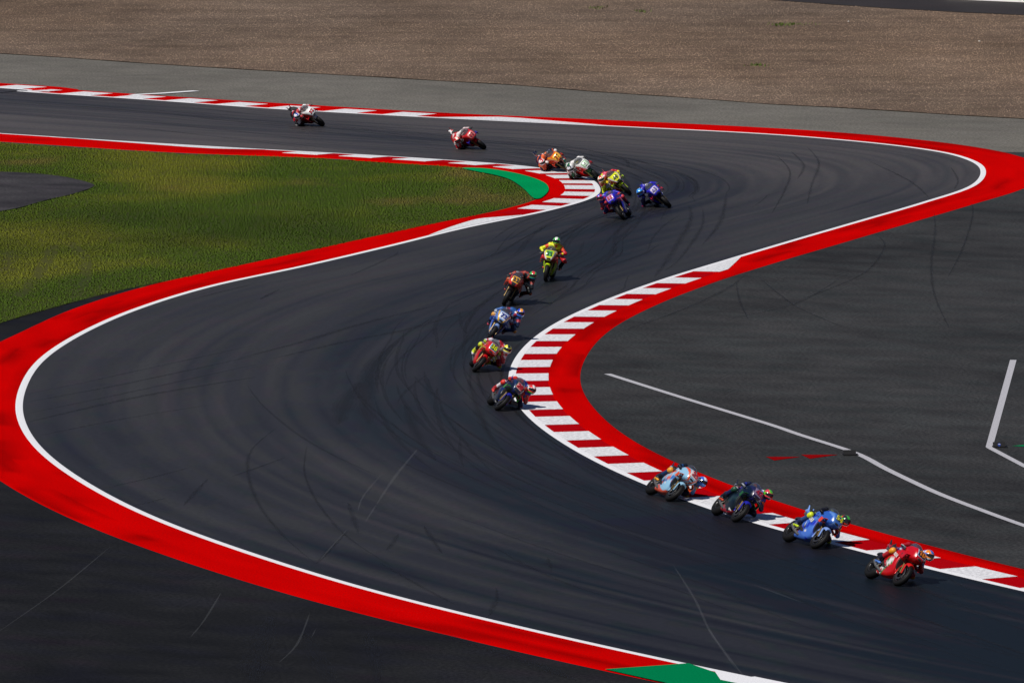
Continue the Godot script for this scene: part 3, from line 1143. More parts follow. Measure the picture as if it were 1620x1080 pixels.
func winglet(s: float) -> ArrayMesh:
	var b := Bag.new()
	for blade in [[0.765, 0.12, -0.74], [0.67, 0.10, -0.64]]:
		var rows := []
		for k in 6:
			var f := k / 5.0
			var x := s * lerpf(0.14, 0.275, f)
			var y: float = blade[0] - 0.05 * f * f
			var ch: float = blade[1] * (1.0 - 0.2 * f)
			var ring := PackedVector3Array()
			for q in [[-0.5, 0.0], [-0.2, 0.014], [0.5, 0.004], [0.5, -0.004], [-0.2, -0.01]]:
				ring.append(Vector3(x, y + q[1] - q[0] * 0.03, blade[2] + 0.03 * f + q[0] * ch))
			if s < 0:
				ring.reverse()
			rows.append(ring)
		b.grid(rows, [], true)
		b.cap(rows[0], true)
		b.cap(rows[-1], false)
	b.box(Vector3(s * 0.28, 0.675, -0.655), Vector3(0.012, 0.13, 0.15), Basis(Vector3.RIGHT, -0.35))
	return done(b)


func letters(words: String, size: float, depth := 0.006) -> TextMesh:
	var t := TextMesh.new()
	var f := SystemFont.new()
	f.font_names = PackedStringArray(["Droid Sans"])
	f.font_weight = 700
	t.font = f
	t.text = words
	t.font_size = 64
	t.pixel_size = size / 46.0
	t.depth = depth
	t.curve_step = 2.0
	return t


func make_bike(spec: Dictionary) -> Node3D:
	var o := thing("motorcycle", spec.label, "motorcycle", "racing motorcycles on the track")
	var c: Dictionary = spec.colors
	for k in c:
		if c[k] is String:
			c[k] = lin(c[k]) * 0.68
	# wheels
	for w in [["front_wheel", 0.30, 0.064, -0.72], ["rear_wheel", 0.325, 0.1, 0.72]]:
		var rim := put(w[0], cached("rim" + w[0], rim_shape.bind(w[1], w[2], w[3])), M.rim, o)
		put("tyre", cached("tyre" + w[0], tyre_shape.bind(w[1], w[2], w[3])), M.rubber, rim)
		if w[0] == "front_wheel":
			for x in [-0.078, 0.078]:
				put("brake_disc", cached("disc%s" % x, disc_shape.bind(w[1], x, w[3], 0.165)), M.carbon, rim)
		else:
			put("sprocket", cached("sprocket", disc_shape.bind(w[1], -0.115, w[3], 0.11)), M.metal, rim)
	# running gear
	for s in [-1.0, 1.0]:
		put("fork_leg", cached("fork%s" % s, func():
			var b := Bag.new()
			b.tube([Vector3(s * 0.105, 0.29, -0.735), Vector3(s * 0.105, 0.55, -0.63), Vector3(s * 0.105, 0.56, -0.627), Vector3(s * 0.108, 0.88, -0.50)], [0.026, 0.026, 0.033, 0.033], 12)
			b.box(Vector3(s * 0.11, 0.37, -0.62), Vector3(0.045, 0.12, 0.06), Basis(Vector3.RIGHT, 0.3))
			return done(b)), M.gold, o)
		put("handlebar", cached("bar%s" % s, func():
			var b := Bag.new()
			b.tube([Vector3(s * 0.10, 0.885, -0.47), Vector3(s * 0.20, 0.878, -0.45), Vector3(s * 0.35, 0.865, -0.415)], [0.014, 0.016, 0.018], 10)
			b.tube([Vector3(s * 0.2, 0.88, -0.475), Vector3(s * 0.27, 0.868, -0.50), Vector3(s * 0.36, 0.86, -0.475)], [0.007, 0.006, 0.006], 6)
			b.tube([Vector3(s * 0.36, 0.865, -0.41), Vector3(s * 0.385, 0.865, -0.47), Vector3(s * 0.33, 0.865, -0.55)], [0.01, 0.009, 0.006], 6)
			return done(b)), M.carbon, o)
		put("footpeg", cached("peg%s" % s, func():
			var b := Bag.new()
			b.box(Vector3(s * 0.165, 0.40, 0.33), Vector3(0.02, 0.14, 0.16), Basis(Vector3.RIGHT, 0.5))
			b.tube([Vector3(s * 0.17, 0.345, 0.30), Vector3(s * 0.29, 0.345, 0.30)], [0.012, 0.011], 8)
			return done(b)), M.metal, o)
		put("winglet", cached("wing%s" % s, winglet.bind(s)), flat_paint(c.wing), o)
		put("tail_fin", cached("fin%s" % s, func():
			var b := Bag.new()
			var rows := []
			for k in 4:
				var f := k / 3.0
				var ring := PackedVector3Array()
				for q in [[0.0, -0.5], [0.006, 0.0], [0.0, 0.5], [-0.006, 0.0]]:
					ring.append(Vector3(s * (0.055 + 0.02 * f) + q[0] * (1.0 - 0.5 * f), 0.945 + 0.13 * f, 0.70 + 0.07 * f + q[1] * lerpf(0.15, 0.06, f)))
				rows.append(ring)
			rows.reverse()
			b.grid(rows, [], true)
			b.cap(rows[0], true)
			b.cap(rows[-1], false)
			return done(b)), flat_paint(c.fin), o)
	put("swingarm", cached("swingarm", func():
		var b := Bag.new()
		for s in [-1.0, 1.0]:
			b.tube([Vector3(s * 0.10, 0.43, 0.20), Vector3(s * 0.135, 0.42, 0.42), Vector3(s * 0.14, 0.325, 0.76)], [0.05, 0.045, 0.028], 8)
		b.box(Vector3(0, 0.43, 0.26), Vector3(0.22, 0.1, 0.09))
		b.tube([Vector3(-0.02, 0.75, 0.25), Vector3(-0.02, 0.4, 0.33)], [0.03, 0.035], 10)
		return done(b)), M.carbon, o)
	put("engine", cached("engine", func(): return loft([[-0.32, 0.5, 0.12, 0.18, 0.18], [-0.1, 0.5, 0.19, 0.25, 0.28], [0.2, 0.5, 0.19, 0.26, 0.24], [0.36, 0.5, 0.14, 0.25, 0.14], [0.44, 0.52, 0.10, 0.2, 0.08]], 3, 20, 3.0)), M.engine, o)
	put("exhaust", cached("exhaust", func():
		var b := Bag.new()
		b.tube([Vector3(0.06, 0.25, -0.1), Vector3(0.1, 0.22, 0.2), Vector3(0.15, 0.30, 0.45), Vector3(0.165, 0.40, 0.62)], [0.035, 0.04, 0.045, 0.05], 12)
		return done(b)), M.metal, o)
	put("tail_exhaust", cached("tail_exhaust", func():
		var b := Bag.new()
		b.tube([Vector3(-0.03, 0.80, 0.45), Vector3(-0.035, 0.845, 0.70), Vector3(-0.035, 0.88, 0.88)], [0.03, 0.036, 0.042], 12)
		return done(b)), M.metal, o)
	put("rear_hugger", cached("hugger", func():
		var b := Bag.new()
		var rows := []
		for k in 9:
			var a := lerpf(-1.3, 0.5, k / 8.0)
			var ring := PackedVector3Array()
			for q in [[-0.115, -0.05], [-0.1, 0.015], [0.1, 0.015], [0.115, -0.05], [0.105, -0.05], [0.0, 0.005], [-0.105, -0.05]]:
				ring.append(Vector3(q[0], 0.325 + (0.345 + q[1]) * cos(a), 0.72 + (0.345 + q[1]) * sin(a)))
			ring.reverse()
			rows.append(ring)
		b.grid(rows, [], true)
		b.cap(rows[0], true)
		b.cap(rows[-1], false)
		return done(b)), M.carbon, o)
	put("front_fender", cached("fender", front_fender), flat_paint(c.fender), o)
	# bodywork
	var fair := put("fairing", loft([[-0.40, 0.56, 0.185, 0.25, 0.24], [-0.33, 0.535, 0.215, 0.33, 0.32], [-0.14, 0.52, 0.235, 0.37, 0.37], [0.08, 0.47, 0.225, 0.34, 0.33], [0.25, 0.39, 0.185, 0.25, 0.24], [0.42, 0.29, 0.13, 0.11, 0.13]], 7, 48, 3.0, 0.34, func(p): return livery(spec, "side", p)), M.paint, o)
	put("radiator", cached("radiator", func(): return loft([[-0.415, 0.56, 0.165, 0.205, 0.20], [-0.39, 0.56, 0.175, 0.215, 0.21]], 1, 24, 3.0, 0.34)), M.dark, fair)
	var nose := put("nose_cowl", loft([[-0.945, 0.79, 0.04, 0.02, 0.02], [-0.93, 0.80, 0.105, 0.055, 0.06], [-0.89, 0.82, 0.142, 0.12, 0.10], [-0.84, 0.83, 0.17, 0.17, 0.13], [-0.76, 0.84, 0.19, 0.192, 0.15], [-0.64, 0.84, 0.212, 0.20, 0.17], [-0.50, 0.83, 0.232, 0.205, 0.19], [-0.34, 0.80, 0.238, 0.15, 0.21], [-0.25, 0.78, 0.215, 0.09, 0.2]], 6, 48, 3.2, 0.0, func(p): return livery(spec, "nose", p)), M.paint, o)
	put("air_intake", cached("intake", func(): return loft([[-0.958, 0.785, 0.05, 0.022, 0.02], [-0.92, 0.785, 0.085, 0.034, 0.03], [-0.88, 0.785, 0.09, 0.034, 0.03]], 2, 20, 2.2)), M.dark, nose)
	put("cockpit", cached("cockpit", func(): return loft([[-0.62, 0.98, 0.14, 0.05, 0.06], [-0.5, 0.985, 0.15, 0.055, 0.06], [-0.44, 0.97, 0.14, 0.04, 0.06]], 2, 20, 3.0)), M.dark, nose)
	put("windscreen", cached("screen", func():
		var rows := []
		for k in 9:
			var f := k / 8.0
			var r := PackedVector3Array()
			var zc := lerpf(-0.78, -0.40, f)
			var hw := lerpf(0.115, 0.165, sin(f * PI * 0.6))
			var top := lerpf(0.99, 1.165, sin(f * PI * 0.5))
			for j in 13:
				var a := lerpf(-0.15, PI + 0.15, j / 12.0)
				r.append(Vector3(cos(a) * hw, 0.97 + f * 0.03 + (top - 0.97 - f * 0.03) * sin(a), zc))
			for j in 13:
				var a := lerpf(PI + 0.15, -0.15, j / 12.0)
				r.append(Vector3(cos(a) * (hw - 0.004), 0.97 + f * 0.03 + (top - 0.974 - f * 0.03) * sin(a), zc))
			rows.append(r)
		var b := Bag.new()
		b.grid(rows, [], true)
		return done(b)), M.screen, nose)
	put("fuel_tank", loft([[-0.36, 0.86, 0.10, 0.10, 0.06], [-0.24, 0.86, 0.165, 0.135, 0.10], [-0.05, 0.86, 0.175, 0.135, 0.10], [0.09, 0.84, 0.14, 0.10, 0.10], [0.18, 0.81, 0.10, 0.05, 0.08]], 4, 32, 2.6, 0.0, func(p): return livery(spec, "tank", p)), M.paint, o)
	put("tail_section", loft([[0.10, 0.76, 0.11, 0.05, 0.08], [0.3, 0.80, 0.14, 0.05, 0.09], [0.48, 0.86, 0.13, 0.06, 0.08], [0.64, 0.90, 0.10, 0.055, 0.06], [0.8, 0.93, 0.065, 0.04, 0.04], [0.88, 0.94, 0.03, 0.02, 0.02]], 4, 28, 2.8, 0.0, func(p): return livery(spec, "tail", p)), M.paint, o)
	put("seat", cached("seat", func(): return loft([[0.15, 0.835, 0.10, 0.02, 0.03], [0.28, 0.85, 0.13, 0.022, 0.05], [0.44, 0.90, 0.125, 0.03, 0.05], [0.53, 0.955, 0.09, 0.03, 0.05]], 3, 20, 3.0)), M.seat, o)
	# the race number on the nose and the writing on the flanks
	var num := put("race_number", letters(spec.number, 0.135, 0.02), flat_paint(c.number), nose)
	num.transform = Transform3D(Basis(Vector3.UP, PI) * Basis(Vector3.RIGHT, -0.55), Vector3(0, 0.945, -0.9))
	if spec.has("words"):
		for w in spec.words:
			for s in [-1.0, 1.0]:
				var t := put("lettering", letters(w[0], w[1]), flat_paint(c[w[2]]), fair)
				t.transform = Transform3D(Basis(Vector3.UP, s * PI / 2) * Basis(Vector3.BACK, -s * w[4]) * Basis(Vector3.RIGHT, w[5]), Vector3(s * w[6], w[3].y, w[3].x))
	return o


func flat_paint(col: Color) -> StandardMaterial3D:
	var key := "paint" + col.to_html()
	if not pool.has(key):
		var m := mat(col, 0.32)
		m.clearcoat_enabled = true
		m.clearcoat = 0.6
		m.clearcoat_roughness = 0.12
		pool[key] = m
	return pool[key]


# front: where the front tyre touches; heading in degrees from «towards the camera» to the right; lean in degrees to the right of the picture
func ride(spec: Dictionary) -> void:
	var side := 1.0 if spec.lean < 0 else -1.0
	var bike := make_bike(spec)
	var person := make_rider(spec, spec.pose, side)
	var h := deg_to_rad(spec.heading)
	var fwd := Vector3(sin(h), 0, cos(h))
	var lean := deg_to_rad(spec.lean)
	var base := Basis(Vector3.UP, h + PI)
	var up := 0.064 * (1.0 - cos(lean))
	var rear_up := 0.1 * (1.0 - cos(lean))
	base = base * Basis(Vector3.RIGHT, -atan2(rear_up - up, 1.44)) * Basis(Vector3.BACK, lean)
	var y := 0.0115 + (up + rear_up) / 2
	if absf(spec.ground) > 0:
		y += spec.ground
	var at := Vector3(spec.front.x, y, spec.front.y) - fwd * 0.72
	bike.transform = Transform3D(base, at)
	person.transform = Transform3D(base, at)


# ---------------------------------------------------------------- the ground
func asphalt_paint(light: Color, amount: float, scale_: float) -> Callable:
	return func(x: float, z: float) -> Color:
		var n := noise.get_noise_2d(x * scale_, z * scale_) * 0.7 + streak.get_noise_2d(x * 14.0, z * 14.0) * 0.5
		var q := light * (1.0 + amount * n)
		return Color(q.r, q.g, q.b)


func build_track() -> void:
	var rows := []
	var cols := []
	var first := -1.2
	var last := PAIRS.size() - 1 + 1.0
	var n := 620
	var across := 64
	for k in n + 1:
		var st := lerpf(first, last, float(k) / n)
		var r := PackedVector3Array()
		var cc := PackedColorArray()
		var line := racing_line(st)
		for j in across + 1:
			var t := lerpf(-0.03, 1.03, float(j) / across)
			var p := track_point(st, t)
			r.append(Vector3(p.x, 0.010, p.y))
			# rubber laid down along the racing line, in streaks that follow the track
			var off := (t - line) * 14.0
			var laid := exp(-off * off / 9.0) * 0.85
			var wander := noise.get_noise_2d(st * 3.0, 900.0) * 1.4
			var line2 := exp(-pow(off + 3.2 + wander, 2.0) / 1.6) * 0.3
			var fine := streak.get_noise_2d(st * 1.3, (t + 0.02 * noise.get_noise_2d(st * 4.0, 7.0)) * 620.0)
			var mid := streak.get_noise_2d(st * 7.0 + 500.0, t * 190.0)
			var big := noise.get_noise_2d(p.x * 3.0, p.y * 2.2)
			laid += smoothstep(18.0, 27.0, st) * 0.3 + smoothstep(25.0, 31.0, st) * 0.3
			var dark := clampf(laid + line2 + fine * 0.42 + mid * 0.26 + big * 0.3 + 0.1, -0.2, 1.15)
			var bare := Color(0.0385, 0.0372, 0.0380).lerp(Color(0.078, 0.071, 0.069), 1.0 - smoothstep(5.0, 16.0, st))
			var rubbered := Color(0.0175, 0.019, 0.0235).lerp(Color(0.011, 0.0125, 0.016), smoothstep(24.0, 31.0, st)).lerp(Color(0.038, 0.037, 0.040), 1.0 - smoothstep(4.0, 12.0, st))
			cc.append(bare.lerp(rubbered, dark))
		rows.append(r)
		cols.append(cc)
	var b := Bag.new()
	rows.reverse()
	cols.reverse()
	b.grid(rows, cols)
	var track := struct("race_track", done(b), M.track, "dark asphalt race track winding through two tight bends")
	for k in RUBBER_MARKS.size():  # every mark is darkest along its middle
		var w: float = RUBBER_MARKS[k][0]
		w = w * 0.75 if w < 0.2 else w
		for e in 3:
			put("skid_mark", ribbon(RUBBER_MARKS[k][1], w * [1.5, 0.95, 0.45][e], 0.0165 + 0.0013 * e + 0.0002 * (k % 5), true, [0.0, 0.04, 0.1][e], 0.5), M.rubber_mark, track)
	# countless thin streaks left by tyres that followed the same line
	var bag := Bag.new()
	for k in 240:
		var from := rng.randf_range(-0.5, 30.0)
		var long := rng.randf_range(1.2, 4.5)
		var off := rng.randfn() * 0.11 + (0.0 if rng.randf() < 0.75 else rng.randf_range(-0.4, 0.2))
		var drift := rng.randfn() * 0.05
		var pts := []
		for e in 13:
			var st := from + long * e / 12.0
			pts.append(track_point(st, clampf(racing_line(st) + off + drift * e / 12.0, 0.02, 0.985)))
		var a := ribbon(pts, rng.randf_range(0.05, 0.16), 0.0125 + 0.000012 * k, true, 0.0, 0.6).surface_get_arrays(0)
		var base := bag.v.size()
		bag.v.append_array(a[Mesh.ARRAY_VERTEX])
		bag.c.append_array(a[Mesh.ARRAY_COLOR])
		for i in a[Mesh.ARRAY_INDEX]:
			bag.i.append(base + i)
	put("tyre_streaks", done(bag), M.rubber_streak, track).set_meta("kind", "stuff")
	for k in SCRATCHES.size():
		put("scratch", ribbon(SCRATCHES[k][1], SCRATCHES[k][0] * 0.8, 0.0215 + 0.0008 * (k % 3), true, 0.0, 0.6), M.scratch, track)


func build_kerb(path: Path2, called: String, label: String, from: float, to: float) -> MeshInstance3D:
	# a painted strip: gently domed, with the white edge line on the track side
	var paint := func(p: Vector3, s: float, d: float) -> Color:
		var q := 1.0 + 0.06 * noise.get_noise_2d(p.x * 6.0, p.z * 3.0) + 0.12 * streak.get_noise_2d(s * 4.0, d * 60.0)
		var worn := smoothstep(0.1, 0.7, streak.get_noise_2d(s * 1.6 + 90.0, (d + 0.25 * noise.get_noise_2d(s * 3.0, 40.0)) * 75.0))
		return (Color(0.52, 0.0008, 0.0010) * q).lerp(Color(0.10, 0.002, 0.002), worn * 0.5)
	var kerb := struct(called, band(path, from, to, [[0.17, 0.004], [0.18, 0.0135], [0.6, 0.02], [1.1, 0.026], [1.15, 0.026], [1.5, 0.026], [-10.1, 0.02], [-10.0, 0.0], [-9.99, -0.02]], 0.4, paint), M.kerb_paint, label)
	put("edge_line", band(path, from, to, [[-0.01, 0.0], [0.0, 0.0135], [0.20, 0.0165], [0.21, 0.004]], 0.4), M.white_line, kerb)
	return kerb


func block(kerb: Node, path: Path2, called: String, s0: float, s1: float, d0: float, d1: float, m: Material, lift := 0.006) -> void:
	var prof := []
	prof.append([d0, 0.012])
	for k in 4:  # four low ridges with a narrow groove between them
		var a := lerpf(d0, d1, k / 4.0) + 0.012
		var c := lerpf(d0, d1, (k + 1) / 4.0) - 0.012
		var h := lerpf(0.0145, 0.026, clampf((a - 0.18) / 0.92, 0, 1)) + lift
		prof.append_array([[a, h], [c, h + 0.003], [c + 0.008, h + 0.003 - lift * 0.85 if k < 3 else h]])
	prof.append([d1 + 0.004, 0.012])
	put(called, band(path, s0, s1, prof, 0.3), m, kerb)


func wedge(kerb: Node, path: Path2, s0: float, s1: float, o0: float, o1: float, d1: float) -> void:  # a white piece whose outer edge slants
	var rows := []
	for k in 25:
		var f := k / 24.0
		var s := lerpf(s0, s1, f)
		var d := clampf(remap(s, s0, o0, 0.19, d1), 0.19, d1) if o0 > s0 else d1
		if o1 < s1:
			d = minf(d, clampf(remap(s, o1, s1, d1, 0.19), 0.19, d1))
		d += 0.01
		var r := PackedVector3Array()
		for e in 4:
			var dd := lerpf(0.185, d, e / 3.0)
			r.append(on(path, s, dd, lerpf(0.0145, 0.026, clampf((dd - 0.18) / 0.92, 0, 1)) + 0.008))
		if path == right:
			r.reverse()
		rows.append(r)
	rows.reverse()
	var b := Bag.new()
	b.grid(rows)
	put("white_wedge", done(b), M.white_block, kerb)


func build_kerbs() -> void:
	var rk := build_kerb(right, "right_kerb", "red kerb strip with white edge line along the right side of the track", right.first(), right.last())
	# the exit kerb at the top: slanting white bars
	var s := 8.8 - 3.1 * 5
	while s < 31.0:
		block(rk, right, "white_bar", s - 1.75, s, 0.19, 1.62, M.white_block)
		s += 3.1
	wedge(rk, right, 31.6, 39.9, 33.6, 34.6, 1.62)
	# the apex kerb: white and red blocks in turn
	wedge(rk, right, 106.2, 111.9, 110.9, 111.9, 1.12)
	for k in range(-8, 26):
		var a := 145.0 + 3.85 * k
		if a < 112.5 or a + 3.85 > right.last():
			continue
		block(rk, right, "white_block", a, a + 2.06, 0.195, 1.16, M.white_block)
		block(rk, right, "red_block", a - 1.77, a - 0.02, 0.195, 1.13, M.red_block, 0.003)
	var lk := build_kerb(left, "left_kerb", "red kerb strip with white edge line along the left side of the track", left.first(), left.last())
	wedge(lk, left, 8.0, 18.2, 15.0, 16.4, 1.05)
	var ends := [[19.8, 21.5], [22.55, 24.2], [25.25, 26.95], [28.2, 29.8], [30.9, 32.5], [33.5, 35.1], [35.95, 37.6], [38.6, 40.1], [40.95, 42.75], [44.0, 45.75], [47.2, 49.0], [50.3, 52.0]]
	for k in ends.size():
		block(lk, left, "white_block", ends[k][0], ends[k][1], 0.195, 1.3, M.white_block)
		var next: float = ends[k + 1][0] if k + 1 < ends.size() else 54.2
		block(lk, left, "red_block", ends[k][1] + 0.02, next - 0.02, 0.195, 1.27, M.red_block, 0.003)
	wedge(lk, left, 54.3, 63.2, 56.3, 57.0, 0.95)


func area_path(path: Path2, s0: float, s1: float, d: float) -> PackedVector2Array:
	var r := PackedVector2Array()
	var n := int((s1 - s0) / 2.5) + 1
	for k in n + 1:
		var q := on(path, lerpf(s0, s1, float(k) / n), d, 0)
		r.append(Vector2(q.x, q.z))
	return r


func build_ground() -> void:
	var flat := func(_x, _z): return 0.0
	struct("ground", sheet(PackedVector2Array([Vector2(-1600, -3000), Vector2(1600, -3000), Vector2(1600, 200), Vector2(-1600, 200)]), Vector2(160, 160), func(_x, _z): return -0.06, func(_x, _z): return Color(0.13, 0.105, 0.075)), M.earth, "bare brown ground beyond the circuit")
	# asphalt run-off areas beside the track
	var top := PackedVector2Array()
	top.append_array(area_path(right, right.first(), 59.0, 0.6))
	top.append_array(PackedVector2Array([Vector2(70, -318), Vector2(70, -330)]))
	var gn := PackedVector2Array(GRAVEL_NEAR)
	var rev := gn.duplicate()
	rev.reverse()
	top.append_array(PackedVector2Array([Vector2(70, -330.5)]))
	for q in rev:
		top.append(q + Vector2(0, -1.5))
	top.append(Vector2(-75, -432))
	struct("run_off_strip", sheet(top, Vector2(0.8, 0.8), flat, asphalt_paint(Color(0.215, 0.204, 0.178), 0.3, 2.0)), M.run_off, "pale grey asphalt run-off between track and gravel")
	var side := area_path(right, 59.0, right.last(), 0.6)
	side.append_array(PackedVector2Array([Vector2(75, -90), Vector2(75, -317.5)]))
	struct("run_off_area", sheet(side, Vector2(0.8, 0.8), flat, asphalt_paint(Color(0.0520, 0.0535, 0.0535), 0.6, 2.0)), M.run_off, "coarse grey asphalt run-off inside the near bend")
	var low := area_path(left, 60.0, left.last(), 0.6)
	low.append_array(PackedVector2Array([Vector2(-75, -90), Vector2(-75, -262)]))
	struct("outer_run_off", sheet(low, Vector2(0.8, 0.8), flat, asphalt_paint(Color(0.0165, 0.0162, 0.0172), 0.7, 2.0)), M.run_off, "dark asphalt run-off outside the bend at the lower left")
	struct("inner_verge", band(left, left.first(), 24.0, [[1.0, 0.002], [4.2, 0.002]], 1.0, func(p, _s, _d): return asphalt_paint(Color(0.08, 0.08, 0.08), 0.3, 2.0).call(p.x, p.z)), M.run_off, "thin grey asphalt strip between kerb and grass")


func grass_tone(x: float, z: float) -> Color:
	var a := noise.get_noise_2d(x * 2.6, z * 1.5)
	var b := noise.get_noise_2d(x * 7.0 + 400.0, z * 3.4)
	var c := noise.get_noise_2d(x * 1.1 - 900.0, z * 0.75 + 50.0)
	var green := Color(0.054, 0.096, 0.008)
	var lime := Color(0.138, 0.150, 0.014)
	var straw := Color(0.165, 0.118, 0.035)
	var deep := Color(0.020, 0.042, 0.003)
	var q := green.lerp(lime, smoothstep(-0.25, 0.5, a + b * 0.2))
	q = q.lerp(straw, smoothstep(0.12, 0.7, b * 0.5 - c * 0.6) * 0.8)
	q = q.lerp(deep, smoothstep(0.05, 0.6, c + b * 0.3) * 0.6)
	return q


func rounded(pts: Array) -> PackedVector2Array:  # a closed outline made smooth
	var r := PackedVector2Array()
	var n := pts.size()
	for k in n:
		var a: Vector2 = pts[(k + n - 1) % n]
		var b: Vector2 = pts[k]
		var c: Vector2 = pts[(k + 1) % n]
		var d: Vector2 = pts[(k + 2) % n]
		for t in 4:
			r.append(b.cubic_interpolate(c, b + (c - a) * 0.5 if (c - a).length() > 20.0 else a, d, t / 4.0))
	return r


func build_grass() -> void:
	var poly := PackedVector2Array(GRASS_EDGE_TOP)
	poly.append_array(area_path(left, 27.0, 53.0, 1.6))
	poly.append_array(PackedVector2Array(GRASS_EDGE_BOTTOM.slice(3)))
	poly.append_array(PackedVector2Array([Vector2(-70, -250), Vector2(-70, -362)]))
	var height := func(x, z): return 0.012 + 0.01 * noise.get_noise_2d(x * 9.0, z * 9.0)
	struct("infield_soil", sheet(poly, Vector2(1.0, 1.0), height, func(x, z): return Color(0.07, 0.062, 0.03).lerp(grass_tone(x, z), 0.55)), M.soil, "earth under the infield grass")
	var green := struct("green_apron", sheet(rounded(GREEN_APEX), Vector2(0.7, 0.7), func(_x, _z): return 0.06, func(x, z): return Color(0.0, 0.27, 0.085) * (1.0 + 0.2 * noise.get_noise_2d(x * 5, z * 5))), M.green_paint, "green painted apron behind the far apex kerb")
	var road := rounded(ACCESS_ROAD)
	struct("access_road", sheet(road, Vector2(0.6, 0.6), func(_x, _z): return 0.045, asphalt_paint(Color(0.058, 0.054, 0.058), 0.8, 5.0)), M.run_off, "worn asphalt end of an access road in the infield grass")
	# tufts of blades over the whole infield
	var blades := Bag.new()
	for k in 7:
		var a := TAU * k / 7.0 + 0.4 * sin(k * 2.3)
		var d := Vector3(cos(a), 0, sin(a))
		var w := Vector3(-d.z, 0, d.x) * 0.011
		var root := d * 0.035
		var top := root + d * 0.05 + Vector3(0, 0.052 + 0.014 * sin(k * 3.1), 0)
		var n := blades.v.size()
		blades.v.append_array(PackedVector3Array([root - w, root + w, top]))
		for c in 3:
			blades.c.append(Color.WHITE)
		blades.i.append_array(PackedInt32Array([n, n + 2, n + 1]))
	var spots := []
	var tones := []
	var soft := rounded(GREEN_APEX)
	var lo := Vector2(-32, -331)
	var hi := Vector2(3, -252)
	var boundary := PackedVector2Array(GRASS_EDGE_TOP)
	boundary.append_array(area_path(left, 27.0, 46.0, 2.5))
	boundary.append_array(area_path(left, 47.0, 53.0, 1.9))
	boundary.append_array(PackedVector2Array(GRASS_EDGE_BOTTOM.slice(3)))
	boundary.append_array(PackedVector2Array([Vector2(-70, -250), Vector2(-70, -362)]))
	var cellx := 0.13
	var z := lo.y
	while z < hi.y:
		var cuts := []
		for set_ in [boundary, soft, road]:
			var cs := []
			for k in set_.size():
				var a: Vector2 = set_[k]
				var c: Vector2 = set_[(k + 1) % set_.size()]
				if (a.y > z) != (c.y > z):
					cs.append(a.x + (z - a.y) / (c.y - a.y) * (c.x - a.x))
			cs.sort()
			cuts.append(cs)
		var x := lo.x
		while x < hi.x:
			var px := x + rng.randf() * cellx
			x += cellx
			if cuts[0].bsearch(px) % 2 == 0 or cuts[1].bsearch(px) % 2 == 1 or cuts[2].bsearch(px) % 2 == 1:
				continue
			var p := Vector2(px, z + rng.randf() * 0.2)
			var rut := rut_near(p)
			if rut > 0.0 and rng.randf() < rut:
				continue
			var tone := grass_tone(p.x, p.y) * (0.92 + rng.randf() * 0.16)
			spots.append(Transform3D(Basis(Vector3.UP, rng.randf() * TAU).scaled(Vector3.ONE * (0.6 + rng.randf() * 0.75)), Vector3(p.x, 0.012, p.y)))
			tones.append(tone)
		z += 0.2
	var mm := MultiMesh.new()
	mm.transform_format = MultiMesh.TRANSFORM_3D
	mm.use_colors = true
	mm.mesh = lawn_shaded(done(blades))
	mm.instance_count = spots.size()
	for k in spots.size():
		mm.set_instance_transform(k, spots[k])
		mm.set_instance_color(k, tones[k])
	var g := MultiMeshInstance3D.new()
	g.name = "grass"
	g.multimesh = mm
	g.material_override = M.grass
	add_child(g)
	g.set_meta("kind", "stuff")
	tag(g, "patchy green and straw coloured grass of the infield", "grass")
	print("grass tufts ", spots.size())


func lawn_shaded(m: ArrayMesh) -> ArrayMesh:  # thin blades let light through: they take the light of the lawn's surface
	var arrays := m.surface_get_arrays(0)
	var n: PackedVector3Array = arrays[Mesh.ARRAY_NORMAL]
	for k in n.size():
		n[k] = (Vector3.UP + n[k] * 0.25).normalized()
	arrays[Mesh.ARRAY_NORMAL] = n
	var r := ArrayMesh.new()
	r.add_surface_from_arrays(Mesh.PRIMITIVE_TRIANGLES, arrays)
	return r


func rut_near(p: Vector2) -> float:
	var best := 9.0
	for set_ in [[0, 1, 2, 3], [4, 5, 6], [7, 8]]:
		for k in set_.size() - 1:
			var q := Geometry2D.get_closest_point_to_segment(p, GRASS_RUTS[set_[k]], GRASS_RUTS[set_[k + 1]])
			best = minf(best, q.distance_to(p))
	return 0.75 * (1.0 - smoothstep(0.1, 0.3, best))


